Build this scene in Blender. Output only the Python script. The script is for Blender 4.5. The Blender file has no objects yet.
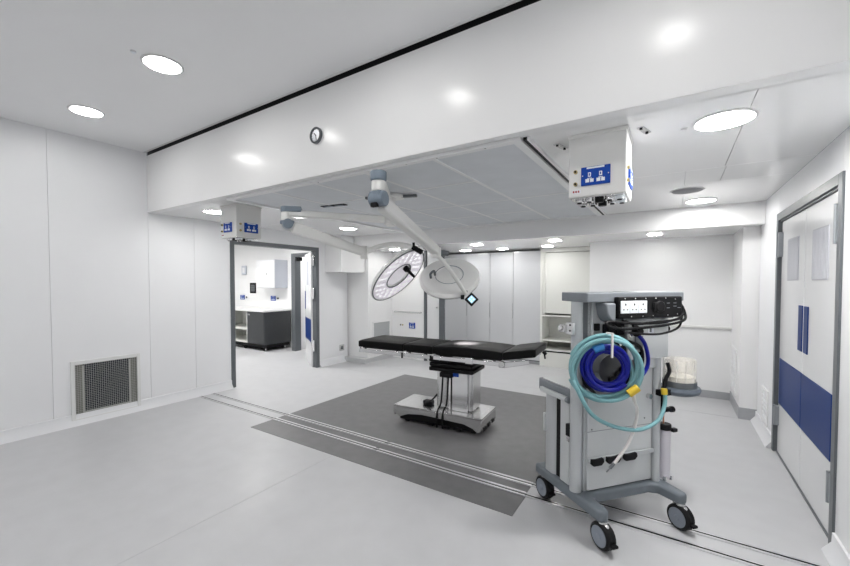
import bpy, bmesh, math, random
from mathutils import Vector, Matrix, Quaternion
random.seed(4)
R = math.radians
scene = bpy.context.scene
COL = scene.collection

# ------------------------------------------------------------------ camera
cam_d = bpy.data.cameras.new('camera')
cam = bpy.data.objects.new('camera', cam_d); COL.objects.link(cam)
cam_d.sensor_width = 36.0
cam_d.lens = 386.3 * 36.0 / 850.0
cam_d.shift_y = 10.06 / 850.0
cam_d.clip_start = 0.02
cam.location = (0, 0, 1.55)
cam.rotation_euler = (R(90 - 1.575), 0, R(32.82))
scene.camera = cam
# ------------------------------------------------------------------ world, exposure
w = bpy.data.worlds.new('world'); scene.world = w; w.use_nodes = True
w.node_tree.nodes['Background'].inputs[0].default_value = (0.85, 0.88, 0.92, 1)
w.node_tree.nodes['Background'].inputs[1].default_value = 0.35
vs = scene.view_settings
vs.view_transform = 'Standard'; vs.look = 'None'; vs.exposure = 0.34; vs.gamma = 1.0
vs.use_curve_mapping = False
LAMP_BIG = 36.0      # downlights of the front room
LAMP_OR = 128.0       # downlights of the theatre ceiling
LAMP_ALC = 52.0      # small downlights over the alcoves
LAMP_NEXT = 130.0     # next room

# ------------------------------------------------------------------ materials
MATS = {}
def mat(name, col, rough=0.5, metal=0.0, spec=0.5, noise=0.0, scale=20.0, bump=0.0, bscale=200.0,
        emit=0.0, alpha=1.0, trans=0.0, aniso=None, coat=0.0, ior=None):
    if name in MATS: return MATS[name]
    m = bpy.data.materials.new(name); m.use_nodes = True
    nt = m.node_tree; b = nt.nodes['Principled BSDF']
    b.inputs['Base Color'].default_value = (*col, 1)
    b.inputs['Roughness'].default_value = rough
    b.inputs['Metallic'].default_value = metal
    b.inputs['Specular IOR Level'].default_value = spec
    b.inputs['Alpha'].default_value = alpha
    b.inputs['Transmission Weight'].default_value = trans
    b.inputs['Coat Weight'].default_value = coat
    if ior: b.inputs['IOR'].default_value = ior
    if emit > 0:
        b.inputs['Emission Color'].default_value = (*col, 1)
        b.inputs['Emission Strength'].default_value = emit
    if noise > 0 or bump > 0:
        tc = nt.nodes.new('ShaderNodeTexCoord')
    if noise > 0:
        mp = nt.nodes.new('ShaderNodeMapping')
        mp.inputs['Scale'].default_value = aniso or (1, 1, 1)
        nt.links.new(tc.outputs['Object'], mp.inputs[0])
        n = nt.nodes.new('ShaderNodeTexNoise'); n.inputs['Scale'].default_value = scale
        n.inputs['Detail'].default_value = 5
        nt.links.new(mp.outputs[0], n.inputs['Vector'])
        r = nt.nodes.new('ShaderNodeMapRange')
        r.inputs[1].default_value = 0.25; r.inputs[2].default_value = 0.75
        r.inputs[3].default_value = 1 - noise; r.inputs[4].default_value = 1 + noise
        nt.links.new(n.outputs['Fac'], r.inputs[0])
        mx = nt.nodes.new('ShaderNodeVectorMath'); mx.operation = 'SCALE'
        mx.inputs[0].default_value = col
        nt.links.new(r.outputs[0], mx.inputs['Scale'])
        nt.links.new(mx.outputs[0], b.inputs['Base Color'])
    if bump > 0:
        n2 = nt.nodes.new('ShaderNodeTexNoise'); n2.inputs['Scale'].default_value = bscale
        nt.links.new(tc.outputs['Object'], n2.inputs['Vector'])
        bp = nt.nodes.new('ShaderNodeBump'); bp.inputs['Strength'].default_value = bump
        bp.inputs['Distance'].default_value = 0.002
        nt.links.new(n2.outputs['Fac'], bp.inputs['Height'])
        nt.links.new(bp.outputs[0], b.inputs['Normal'])
    MATS[name] = m
    return m

M_WALL = mat('wall_panel_white', (0.86, 0.868, 0.885), 0.32, spec=0.3, noise=0.008, scale=3)
M_BULK = mat('bulkhead_gloss_white', (0.87, 0.873, 0.875), 0.2, spec=0.22, noise=0.006, scale=2)
M_BACK = mat('alcove_white', (0.90, 0.902, 0.905), 0.3, spec=0.3, noise=0.008, scale=3)
M_CEIL = mat('front_ceiling_white', (0.90, 0.903, 0.912), 0.4, noise=0.01, scale=2)
M_CEIL2 = mat('theatre_ceiling_white', (0.91, 0.912, 0.915), 0.14, noise=0.008, scale=2)
M_JOINT = mat('joint_sealant', (0.55, 0.56, 0.58), 0.6)
M_FLOOR = mat('vinyl_floor_grey', (0.53, 0.534, 0.548), 0.38, noise=0.035, scale=6, bump=0.05, bscale=300)
M_SEAM = mat('floor_weld_seam', (0.52, 0.525, 0.54), 0.5)
M_DARKF = mat('dark_vinyl_inlay', (0.165, 0.163, 0.168), 0.42, noise=0.10, scale=9, bump=0.08, bscale=350)
M_SKIRT = mat('skirting_white', (0.80, 0.81, 0.83), 0.35)
M_PLINTH = mat('plinth_grey_vinyl', (0.40, 0.41, 0.43), 0.45, noise=0.03)
M_BLACK = mat('matt_black', (0.004, 0.004, 0.005), 0.5, spec=0.2)
M_BLACKR = mat('black_rubber', (0.007, 0.007, 0.008), 0.5, spec=0.2, noise=0.15)
M_STEEL = mat('brushed_steel', (0.66, 0.66, 0.66), 0.24, 1.0, noise=0.05, scale=60, aniso=(1, 1, 12))
M_CHROME = mat('polished_steel', (0.8, 0.8, 0.81), 0.12, 1.0)
M_ALU = mat('rail_aluminium', (0.78, 0.78, 0.79), 0.3, 0.85)
M_FRAME = mat('door_frame_grey', (0.115, 0.127, 0.138), 0.38, noise=0.03)
M_DOORW = mat('door_leaf_white', (0.78, 0.79, 0.80), 0.18)
M_BLUE = mat('door_blue', (0.010, 0.040, 0.185), 0.35, spec=0.06)
M_SOCK = mat('socket_blue', (0.008, 0.060, 0.36), 0.4, spec=0.2)
M_PANE = mat('blind_window_pane', (0.60, 0.61, 0.66), 0.1, noise=0.05, scale=8, aniso=(1, 12, 0.2))
M_PALEM = mat('white_marking', (0.82, 0.86, 0.90), 0.5)
M_PEND = mat('pendant_white', (0.76, 0.76, 0.745), 0.35)
M_BRASS = mat('brass', (0.45, 0.36, 0.17), 0.35, 0.9)
M_RED = mat('red_marking', (0.35, 0.03, 0.04), 0.5)
M_DIFF = mat('air_diffuser_grey', (0.68, 0.705, 0.735), 0.5, noise=0.04, scale=5)
M_BAR = mat('canopy_bar_white', (0.82, 0.825, 0.83), 0.35)
M_MESH = mat('grille_wire', (0.50, 0.505, 0.49), 0.5)
M_VENTD = mat('vent_dark_filter', (0.016, 0.022, 0.034), 0.8, spec=0.1, noise=0.2, scale=30)
M_VENTF = mat('vent_frame_white', (0.76, 0.765, 0.76), 0.4)
M_GRILLEG = mat('light_grille_grey', (0.52, 0.54, 0.55), 0.5)
M_GPANEL = mat('cupboard_light_grey', (0.60, 0.61, 0.63), 0.16)
M_SHELF = mat('shelf_cream_white', (0.76, 0.765, 0.73), 0.4)
M_SHELFB = mat('shelf_back_olive', (0.30, 0.30, 0.26), 0.6)
M_CABD = mat('cabinet_charcoal', (0.055, 0.058, 0.062), 0.3, spec=0.3, noise=0.05)
M_COUNT = mat('worktop_white', (0.78, 0.785, 0.78), 0.3)
M_LILAC = mat('wall_cabinet_pale', (0.60, 0.63, 0.70), 0.35)
M_LAMPW = mat('lamp_arm_white', (0.80, 0.80, 0.78), 0.35)
M_LAMPG = mat('lamp_joint_bluegrey', (0.185, 0.23, 0.28), 0.4)
M_LHEAD = mat('lamp_head_white', (0.88, 0.88, 0.86), 0.3)
M_LENS = mat('lamp_lens', (0.90, 0.87, 0.92), 0.08, emit=0.22)
M_LED = mat('lamp_led_cell', (0.98, 0.96, 1.0), 0.15, emit=0.55)
M_MATT = mat('black_upholstery', (0.009, 0.009, 0.0095), 0.42, spec=0.05, noise=0.15, bump=0.12, bscale=120)
M_MBODY = mat('machine_grey', (0.53, 0.55, 0.56), 0.35, noise=0.01)
M_MCOL = mat('machine_column_alu', (0.50, 0.52, 0.535), 0.32, 0.25)
M_MBASE = mat('machine_base_bluegrey', (0.14, 0.162, 0.185), 0.42, noise=0.05, scale=14)
M_MTOP = mat('machine_top_grey', (0.195, 0.213, 0.235), 0.45, noise=0.03)
M_HUB = mat('wheel_hub_grey', (0.235, 0.265, 0.31), 0.35)
M_CYAN = mat('hose_cyan', (0.19, 0.38, 0.41), 0.35, spec=0.3, noise=0.05)
M_HBLUE = mat('hose_blue', (0.004, 0.008, 0.24), 0.28, spec=0.3)
M_YEL = mat('connector_yellow', (0.62, 0.44, 0.03), 0.4)
M_TUBEW = mat('tube_white', (0.72, 0.70, 0.68), 0.35)
M_SCYL = mat('cylinder_lilac_white', (0.56, 0.54, 0.59), 0.35)
M_ABS = mat('absorbent_granules', (0.72, 0.70, 0.64), 0.9, noise=0.15, scale=80)
M_CLEAR = mat('clear_plastic', (0.90, 0.86, 0.78), 0.05, alpha=0.24, spec=0.6)
M_COPPER = mat('copper_rod', (0.55, 0.25, 0.15), 0.3, 0.8)
M_CLOCKF = mat('clock_face', (0.72, 0.76, 0.82), 0.2)
M_SCREEN = mat('screen_blue', (0.45, 0.72, 0.88), 0.2, emit=0.45)
M_SPK = mat('speaker_grille_grey', (0.33, 0.33, 0.345), 0.7)
M_TRIMR = mat('downlight_ring', (0.72, 0.72, 0.73), 0.4)
def lightmat(name, s, col=(1, 0.985, 0.96)):
    return mat(name, col, 0.5, emit=s)
M_LB = lightmat('downlight_front', LAMP_BIG); M_LO = lightmat('downlight_theatre', LAMP_OR)
M_LOL = lightmat('downlight_theatre_left', LAMP_OR * 0.27)
M_LOM = lightmat('downlight_theatre_far', LAMP_OR * 0.45)
M_LA = lightmat('downlight_alcove', LAMP_ALC); M_LN = lightmat('downlight_next_room', LAMP_NEXT)

# ------------------------------------------------------------------ mesh helpers
class MB:
    def __init__(s): s.bm = bmesh.new()
    def box(s, a, b, rot=None, about=None):
        a, b = Vector(a), Vector(b); c = (a + b) / 2; d = b - a
        m = Matrix.Translation(c) @ Matrix.Diagonal((abs(d.x), abs(d.y), abs(d.z), 1))
        if rot is not None:
            p = Vector(about) if about is not None else c
            m = Matrix.Translation(p) @ rot.to_4x4() @ Matrix.Translation(-p) @ m
        bmesh.ops.create_cube(s.bm, size=1.0, matrix=m); return s
    def cyl(s, p0, p1, r, r2=None, seg=20, caps=True):
        p0, p1 = Vector(p0), Vector(p1); d = p1 - p0
        q = Vector((0, 0, 1)).rotation_difference(d.normalized())
        m = Matrix.Translation((p0 + p1) / 2) @ q.to_matrix().to_4x4()
        bmesh.ops.create_cone(s.bm, cap_ends=caps, segments=seg, radius1=r, radius2=r if r2 is None else r2,
                              depth=d.length, matrix=m); return s
    def tube(s, pts, r, seg=10, closed=False, caps=True):
        pts = [Vector(p) for p in pts]; n = len(pts)
        rr = r if isinstance(r, (list, tuple)) else [r] * n
        rings = []; prev = None
        for i, p in enumerate(pts):
            if closed: t = pts[(i + 1) % n] - pts[i - 1]
            else: t = pts[min(i + 1, n - 1)] - pts[max(i - 1, 0)]
            t.normalize()
            if prev is None:
                up = Vector((0, 0, 1)) if abs(t.z) < 0.9 else Vector((1, 0, 0))
                u = t.cross(up).normalized()
            else:
                u = (prev - t * prev.dot(t)).normalized()
            v = t.cross(u); prev = u
            rings.append([s.bm.verts.new(p + (u * math.cos(2 * math.pi * k / seg) + v * math.sin(2 * math.pi * k / seg)) * rr[i]) for k in range(seg)])
        m = n if closed else n - 1
        for i in range(m):
            A, B = rings[i], rings[(i + 1) % n]
            for k in range(seg):
                s.bm.faces.new((A[k], A[(k + 1) % seg], B[(k + 1) % seg], B[k]))
        if caps and not closed:
            s.bm.faces.new(list(reversed(rings[0]))); s.bm.faces.new(rings[-1])
        return s
    def prism(s, poly, axis, a, b):
        """poly: 2D points; axis 'x','y','z' extruded from a to b"""
        def P(u, v, t):
            return {'x': (t, u, v), 'y': (u, t, v), 'z': (u, v, t)}[axis]
        A = [s.bm.verts.new(P(u, v, a)) for u, v in poly]
        B = [s.bm.verts.new(P(u, v, b)) for u, v in poly]
        n = len(poly)
        s.bm.faces.new(A); s.bm.faces.new(list(reversed(B)))
        for i in range(n): s.bm.faces.new((A[i], B[i], B[(i + 1) % n], A[(i + 1) % n]))
        return s
    def lathe(s, prof, seg=40, mtx=None, closed=False):
        """prof: (r, z) pairs around local z"""
        mtx = mtx or Matrix.Identity(4)
        rings = []
        for r, z in prof:
            if r < 1e-6: rings.append([s.bm.verts.new(mtx @ Vector((0, 0, z)))])
            else: rings.append([s.bm.verts.new(mtx @ Vector((r * math.cos(2 * math.pi * k / seg), r * math.sin(2 * math.pi * k / seg), z))) for k in range(seg)])
        n = len(rings)
        for i in range(n if closed else n - 1):
            A, B = rings[i], rings[(i + 1) % n]
            for k in range(seg):
                j = (k + 1) % seg
                if len(A) == 1 and len(B) == 1: continue
                if len(A) == 1: s.bm.faces.new((A[0], B[j], B[k]))
                elif len(B) == 1: s.bm.faces.new((A[k], A[j], B[0]))
                else: s.bm.faces.new((A[k], A[j], B[j], B[k]))
        return s
    def build(s, name, m, parent=None, bevel=0.0, loc=None, rot=None, segs=2, ang=35):
        bmesh.ops.recalc_face_normals(s.bm, faces=s.bm.faces)
        for f in s.bm.faces: f.smooth = True
        for e in s.bm.edges:
            if len(e.link_faces) == 2 and e.calc_face_angle(0) > R(ang): e.smooth = False
        me = bpy.data.meshes.new(name); s.bm.to_mesh(me); s.bm.free()
        me.materials.append(m)
        o = bpy.data.objects.new(name, me); COL.objects.link(o)
        if parent is not None: o.parent = parent
        if loc is not None: o.location = loc
        if rot is not None: o.rotation_euler = rot
        if bevel > 0:
            md = o.modifiers.new('bevel', 'BEVEL'); md.width = bevel; md.segments = segs
            md.limit_method = 'ANGLE'; md.angle_limit = R(40); md.harden_normals = False
        return o
def bx(name, a, b, m, parent=None, bevel=0.0, **k): return MB().box(a, b).build(name, m, parent, bevel, **k)
def cy(name, p0, p1, r, m, parent=None, bevel=0.0, r2=None, seg=20): return MB().cyl(p0, p1, r, r2, seg).build(name, m, parent, bevel)
def tb(name, pts, r, m, parent=None, seg=10, closed=False): return MB().tube(pts, r, seg, closed).build(name, m, parent)
def tag(o, label, cat, group=None):
    o['label'] = label; o['category'] = cat
    if group: o['group'] = group
    return o
def struct(o, label=None, cat=None):
    o['kind'] = 'structure'
    if label: o['label'] = label
    if cat: o['category'] = cat
    return o
def thing(name, label, cat, loc=(0, 0, 0), rz=0.0, group=None):
    o = bpy.data.objects.new(name, None); COL.objects.link(o)
    o.empty_display_size = 0.1
    o.location = loc; o.rotation_euler = (0, 0, rz)
    return tag(o, label, cat, group)
def catmull(P, n=8, closed=False):
    P = [Vector(p) for p in P]; out = []
    N = len(P); rng = N if closed else N - 1
    for i in range(rng):
        if closed: a, b, c, d = P[i - 1], P[i], P[(i + 1) % N], P[(i + 2) % N]
        else: a, b, c, d = P[max(i - 1, 0)], P[i], P[i + 1], P[min(i + 2, N - 1)]
        for k in range(n):
            t = k / n
            out.append(0.5 * ((2 * b) + (c - a) * t + (2 * a - 5 * b + 4 * c - d) * t * t + (3 * b - a - 3 * c + d) * t ** 3))
    if not closed: out.append(P[-1])
    return out
def rrect(x0, y0, x1, y1, r, n=5):
    pts = []
    for cx, cyy, a0 in ((x1 - r, y1 - r, 0), (x0 + r, y1 - r, 90), (x0 + r, y0 + r, 180), (x1 - r, y0 + r, 270)):
        for k in range(n + 1):
            a = R(a0 + 90 * k / n); pts.append((cx + r * math.cos(a), cyy + r * math.sin(a)))
    return pts

# ------------------------------------------------------------------ key planes
XL, XR = -5.44, 0.795
YB = 2.156            # bulkhead face
ZF, ZO, ZA = 3.13, 2.405, 2.17
YBEAM, YJ = 5.36, 5.60
XLI, XRI = -4.95, 0.64
YBK = 6.40            # back wall of the alcoves
YN = 7.20             # niche with cupboards
YREAR = -2.6

# ================================================================== SETTING
fl = struct(MB().box((-11.5, YREAR - 0.1, -0.12), (1.0, 8.2, 0)).build('floor', M_FLOOR), 'light grey seamless vinyl floor', 'floor')
bx('dark_panel', (-3.79, 2.935, 0.0), (-0.80, 5.25, 0.003), M_DARKF, fl)
bx('dark_panel', (-3.79, 2.765, 0.0), (-0.89, 2.86, 0.003), M_DARKF, fl)
bx('dark_panel', (-3.79, 2.43, 0.0), (-0.88, 2.70, 0.003), M_DARKF, fl)
for a, b in (((-5.44, 5.607, 0), (0.64, 5.613, 0.0015)), ((-2.55, YREAR, 0), (-2.546, 2.43, 0.001)), ((-0.1, YREAR, 0), (-0.096, 2.6, 0.001)),
             ((-4.9, 5.02, 0), (-3.9, 5.024, 0.001))):
    bx('weld_seam', a, b, M_SEAM, fl)

# left wall: backing plus separate panels
def wall_panels(name, axis_x, thick, spans, m, label):
    """panels on a plane X = axis_x; spans = (y0, y1, z0, z1); thick<0 goes to -X"""
    ys = [s[0] for s in spans] + [s[1] for s in spans]
    o = None
    bmk = MB()
    for y0, y1, z0, z1 in spans:
        bmk.box((axis_x + thick * 0.3, y0, z0), (axis_x + thick, y1, z1))
    o = struct(bmk.build(name, M_JOINT), label, 'wall')
    for y0, y1, z0, z1 in spans:
        bx('panel', (axis_x, y0 + 0.0012, z0), (axis_x + thick * 0.3, y1 - 0.0012, z1), m, o, 0.001)
    return o
wall_panels('wall_left', XL, -0.10, [(YREAR, -1.7, 0, ZF), (-1.7, -0.7, 0, ZF), (-0.7, 0.27, 0, ZF), (0.27, 1.26, 0, ZF), (1.26, 2.16, 0, ZF),
            (2.16, 2.70, 0, ZO), (2.70, 3.215, 0, ZO), (3.215, 4.84, 2.165, ZO), (4.84, YJ, 0, ZO)], M_WALL, 'white panelled side wall on the left with grille and doorway')
wall_panels('wall_right', XR, 0.10, [(YREAR, -0.9, 0, ZF), (-0.9, 0.6, 0, ZF), (0.6, 2.16, 0, ZF), (2.16, 3.12, 0, ZO), (3.12, 4.735, 2.165, ZO), (4.735, YJ, 0, ZO)],
            M_WALL, 'white side wall on the right around the double doors')
struct(bx('wall_rear', (XL - 0.1, YREAR - 0.1, 0), (XR + 0.1, YREAR, ZF), M_WALL), 'white wall behind the viewer', 'wall')
struct(bx('ceiling', (XL - 0.1, YREAR - 0.1, ZF), (XR + 0.1, YB - 0.035, ZF + 0.1), M_CEIL), 'smooth pale grey ceiling with round downlights', 'ceiling')
# bulkhead with black shadow gap above
blk = struct(bx('wall_bulkhead', (XL, YB, ZO), (XR, YB + 0.10, ZF - 0.035), M_BULK, bevel=0.004), 'glossy white bulkhead with a clock across the room', 'wall')
bx('shadow_gap', (XL, YB + 0.012, ZF - 0.05), (XR, YB + 0.10, ZF + 0.1), M_BLACK, blk)
struct(MB().box((XL, YB - 0.035, ZF - 0.004), (XR, YB - 0.012, ZF + 0.05)).build('trim_1', M_CEIL2), 'thin pale ceiling trim above the black gap', 'trim')
# theatre ceiling in panels round the canopy
ceil2 = struct(bx('ceiling_theatre', (XL, YB + 0.1, ZO + 0.012), (XR, YBEAM + 0.1, ZO + 0.1), M_JOINT), 'glossy white theatre ceiling around the air canopy', 'ceiling')
CX0, CX1, CY0, CY1 = -3.80, -0.79, 2.25, 5.27
def cpanel(x0, x1, y0, y1): bx('panel', (x0 + 0.0015, y0 + 0.0015, ZO), (x1 - 0.0015, y1 - 0.0015, ZO + 0.012), M_CEIL2, ceil2, 0.001)
cpanel(XL, XR, YB + 0.1, CY0)
cpanel(CX1, 0.30, CY0, 3.61); cpanel(0.30, XR, CY0, 3.61); cpanel(CX1, 0.06, 3.61, YBEAM); cpanel(0.06, 0.31, 3.61, 4.115); cpanel(0.31, XR, 3.61, 4.115); cpanel(0.06, XR, 4.115, YBEAM)
cpanel(XL, CX0, CY0, 3.61); cpanel(XL, CX0, 3.61, YBEAM); cpanel(CX0, CX1, CY1, YBEAM)
bx('panel', (CX0, CY0, ZO + 0.010), (CX1, CY1, ZO + 0.012), M_CEIL2, ceil2)
# far beam and low alcove ceiling
struct(bx('wall_beam', (XL, YBEAM, ZA), (XR, YBEAM + 0.06, ZO + 0.1), M_BACK, bevel=0.002), 'white beam across the far edge of the theatre ceiling', 'wall')
struct(bx('ceiling_alcove', (XL, YBEAM + 0.06, ZA), (XR, 8.2, ZA + 0.1), M_CEIL2), 'low glossy ceiling over the rear alcoves', 'ceiling')
# right pier and recess
struct(bx('wall_pier_right', (XRI, YJ, 0.13), (XR + 0.1, YBK + 0.1, ZA), M_BACK, bevel=0.002), 'white pier at the far right corner', 'wall')
struct(bx('baseboard_pier_right', (XRI - 0.006, YJ - 0.006, 0), (XR + 0.1, YBK, 0.13), M_PLINTH, bevel=0.002), 'grey vinyl plinth of the right pier', 'baseboard')
wb = struct(bx('wall_back_right', (-1.10, YBK, 0.10), (XRI, YBK + 0.08, ZA), M_BACK), 'white recess wall behind the trolley machine', 'wall')
struct(bx('baseboard_back_right', (-1.10, YBK - 0.006, 0), (XRI, YBK + 0.08, 0.10), M_PLINTH), 'grey vinyl plinth of the recess wall', 'baseboard')
struct(bx('wall_niche_right', (-1.10, YBK + 0.08, 0), (-1.02, YN + 0.5, ZA), M_BACK), 'white side of the cupboard niche', 'wall')
struct(bx('trim_2', (-1.10, YBK - 0.03, 0.935), (XRI, YBK, 0.965), M_PEND, bevel=0.004), 'slim pale rail along the recess wall', 'trim')
# left pier, step, back-left wall
struct(bx('wall_pier_left', (XL - 0.1, YJ + 0.06, 0), (XLI, YBK + 0.1, ZA), M_BACK, bevel=0.002), 'white pier in the far left corner', 'wall')
struct(bx('wall_back_left', (XLI, YBK, 0), (-4.15, YBK + 0.1, ZA), M_BACK), 'white back wall with handrail and sockets', 'wall')
struct(bx('wall_niche_back', (-4.3, YN + 0.5, 0), (-1.0, YN + 0.6, ZA), M_BACK), 'wall behind the cupboards', 'wall')
tag(bx('floor_step', (XL + 0.0, YJ - 0.10, 0), (XLI + 0.04, YBK - 0.01, 0.09), mat('step_pale_grey', (0.55, 0.56, 0.57), 0.4), bevel=0.004), 'low pale grey step on the floor in the far left corner', 'step')
tag(bx('ceiling_box', (XL, 5.02, 1.74), (-5.03, YJ + 0.06, ZO), M_BACK, bevel=0.002), 'white boxed duct hanging in the far left corner', 'duct box')
# next room shell
struct(bx('wall_next_back', (-11.5, 6.0, 0), (-7.28, 6.1, 2.7), M_BACK), 'white wall of the next room behind its cabinets', 'wall')
struct(MB().box((-7.28, 5.74, 0), (-7.27, 6.1, 2.7)).box((-7.28, 5.74, 2.2), (-5.54, 5.84, 2.7)).box((-6.55, 5.74, 0), (-5.54, 5.84, 2.2)).build('wall_next_jog', M_BACK), 'white wall around the inner doorway', 'wall')
struct(bx('wall_next_end', (-11.6, 1.5, 0), (-11.5, 6.1, 2.7), M_BACK), 'end wall of the next room', 'wall')
struct(bx('wall_next_front', (-11.5, 1.4, 0), (-5.54, 1.5, 2.7), M_BACK), 'near wall of the next room', 'wall')
struct(bx('wall_beyond', (-8.0, 7.6, 0), (-5.4, 7.7, 2.7), M_BACK), 'wall beyond the inner doorway', 'wall')
struct(bx('ceiling_next', (-11.6, 1.4, 2.6), (-5.54, 7.7, 2.7), M_CEIL2), 'ceiling of the next room', 'ceiling')
# skirtings (coved)
def cove_x(name, X0, sgn, y0, y1, lab):
    poly = [(X0, 0), (X0 + sgn * 0.055, 0), (X0 + sgn * 0.05, 0.012), (X0 + sgn * 0.014, 0.06), (X0 + sgn * 0.012, 0.115), (X0, 0.118)]
    struct(MB().prism(poly, 'y', y0, y1).build(name, M_SKIRT), lab, 'baseboard')
cove_x('baseboard_left', XL, 1, YREAR, 3.195, 'white coved skirting along the left wall')
cove_x('baseboard_left_far', XL, 1, 4.87, YJ - 0.10, 'white coved skirting beyond the left doorway')
cove_x('baseboard_right', XR, -1, YREAR, 3.10, 'white coved skirting nearest on the right')
cove_x('baseboard_right_far', XR, -1, 4.75, YJ - 0.006, 'white coved skirting between double doors and pier')

# ---- door_1: double door in the right wall
d1 = struct(MB().box((XR - 0.012, 3.10, 0), (XR + 0.06, 3.165, 2.175)).box((XR - 0.012, 4.69, 0), (XR + 0.06, 4.755, 2.175))
            .box((XR - 0.012, 3.165, 2.11), (XR + 0.06, 4.69, 2.175)).build('door_1', M_FRAME, bevel=0.003), 'white double doors with blue panels in a grey frame', 'door')
bx('frame_lining', (XR + 0.004, 3.165, 2.098), (XR + 0.06, 4.69, 2.11), M_FRAME, d1)
for y0, y1, ww, hh, ph, he in ((3.945, 4.685, (4.11, 4.44), (3.955, 4.06), (3.955, 4.635), 4.675), (3.17, 3.935, (3.41, 3.745), (3.81, 3.91), (3.29, 3.925), 3.185)):
    lf = bx('door_leaf', (XR + 0.018, y0, 0.012), (XR + 0.058, y1, 2.094), M_DOORW, d1, 0.003)
    bx('vision_pane', (XR + 0.014, ww[0], 1.565), (XR + 0.02, ww[1], 1.915), M_PANE, lf, 0.002)
    for k in range(12):
        yy = ww[0] + (ww[1] - ww[0]) * (k + 0.5) / 12
        bx('blind_slat', (XR + 0.012, yy - 0.010, 1.575), (XR + 0.0145, yy + 0.010, 1.905), M_PANE, lf)
    bx('push_plate', (XR + 0.012, hh[0], 1.03), (XR + 0.02, hh[1], 1.375), M_BLUE, lf, 0.002)
    bx('kick_panel', (XR + 0.013, ph[0] - 0.01, 0.46), (XR + 0.02, ph[1] + 0.01, 0.87), M_BLUE, lf, 0.002)
    for z0, z1 in ((1.78, 2.0), (0.255, 0.43)):
        M_HINGE = mat('hinge_grey', (0.32, 0.34, 0.36), 0.4, 0.4)
        hg = bx('hinge', (XR - 0.014, he - 0.036, z0), (XR + 0.03, he + 0.036, z1), M_HINGE, d1, 0.008)
        cy('hinge_pin', (XR - 0.014, he, z0 - 0.006), (XR - 0.014, he, z1 + 0.006), 0.009, M_HINGE, hg, seg=12)
bx('threshold', (XR + 0.01, 3.165, 0), (XR + 0.058, 4.69, 0.011), M_FRAME, d1)
# dark void behind the doors
struct(bx('wall_corridor', (XR + 0.10, 3.0, 0), (XR + 0.14, 4.85, 2.4), M_BACK), 'wall closing the space behind the double doors', 'wall')

# ---- door_2: doorway in the left wall, leaf swung open into the next room
d2 = struct(MB().box((XL - 0.12, 3.195, 0), (XL + 0.012, 3.26, 2.18)).box((XL - 0.12, 4.795, 0), (XL + 0.012, 4.865, 2.18))
            .box((XL - 0.12, 3.26, 2.115), (XL + 0.012, 4.795, 2.18)).build('door_2', M_FRAME, bevel=0.003), 'grey framed doorway open to the next room', 'door')
hinge = Vector((XL - 0.09, 4.79, 0)); ang = R(147.5)
q = Matrix.Rotation(ang, 3, 'Z')
lf = MB().box((0.0, -0.022, 0.012), (0.78, 0.022, 2.10)).build('door_leaf', M_DOORW, d2, 0.003, loc=hinge, rot=(0, 0, ang))
bx('kick_panel', (0.03, 0.022, 0.46), (0.75, 0.027, 0.87), M_BLUE, lf); bx('vision_pane', (0.25, 0.022, 1.5), (0.5, 0.026, 1.95), M_PANE, lf)
bx('push_plate', (0.68, 0.022, 1.03), (0.76, 0.03, 1.38), M_BLUE, lf)
for z0 in (0.3, 1.25, 1.85):
    bx('hinge', (XL - 0.075, 4.765, z0), (XL - 0.02, 4.797, z0 + 0.2), M_CHROME, d2, 0.004)
# ---- door_3: inner doorway of the next room
d3 = struct(MB().box((-7.275, 5.70, 0), (-7.145, 5.86, 2.20)).box((-6.62, 5.70, 0), (-6.53, 5.86, 2.20)).box((-7.145, 5.70, 2.12), (-6.62, 5.86, 2.20)).build('door_3', M_FRAME, bevel=0.004),
            'grey framed inner doorway seen through the left door', 'door')
bx('door_closer', (-7.12, 5.72, 2.03), (-7.01, 5.80, 2.11), M_BLACK, d3, 0.004)
l3 = bx('door_leaf', (-6.9, 5.88, 0.01), (-6.62, 5.92, 2.1), M_DOORW, d3, 0.002); bx('kick_panel', (-6.9, 5.874, 0.46), (-6.62, 5.88, 0.9), M_BLUE, l3)

# ================================================================== floor rails
def rail(name, y, label):
    t = thing(name, label, 'rail', (0, y, 0), 0, 'sliding tracks in the floor')
    bx('channel', (XL + 0.06, -0.026, 0.0005), (XR - 0.06, 0.026, 0.0045), M_ALU if False else M_SEAM, t)
    bx('groove', (XL + 0.06, -0.007, 0.004), (XR - 0.06, 0.007, 0.0056), M_BLACK, t)
    for x0, x1 in ((-3.79, -2.32), (-2.28, -0.89)):
        for s in (-1, 1):
            bx('cover_strip', (x0, s * 0.0195 - 0.0095, 0.0045), (x1, s * 0.0195 + 0.0095, 0.0085), M_ALU, t, 0.001)
    for s in (-1, 1):
        bx('edge_strip', (XL + 0.06, s * 0.011 - 0.003, 0.0045), (-3.80, s * 0.011 + 0.003, 0.006), M_ALU, t)
        bx('edge_strip', (-0.88, s * 0.011 - 0.003, 0.0045), (XR - 0.06, s * 0.011 + 0.003, 0.006), M_ALU, t)
rail('floor_rail', 2.73, 'long metal floor track, the nearer of the two')
rail('floor_rail', 2.895, 'long metal floor track, the farther one beside the dark mat')

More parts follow.
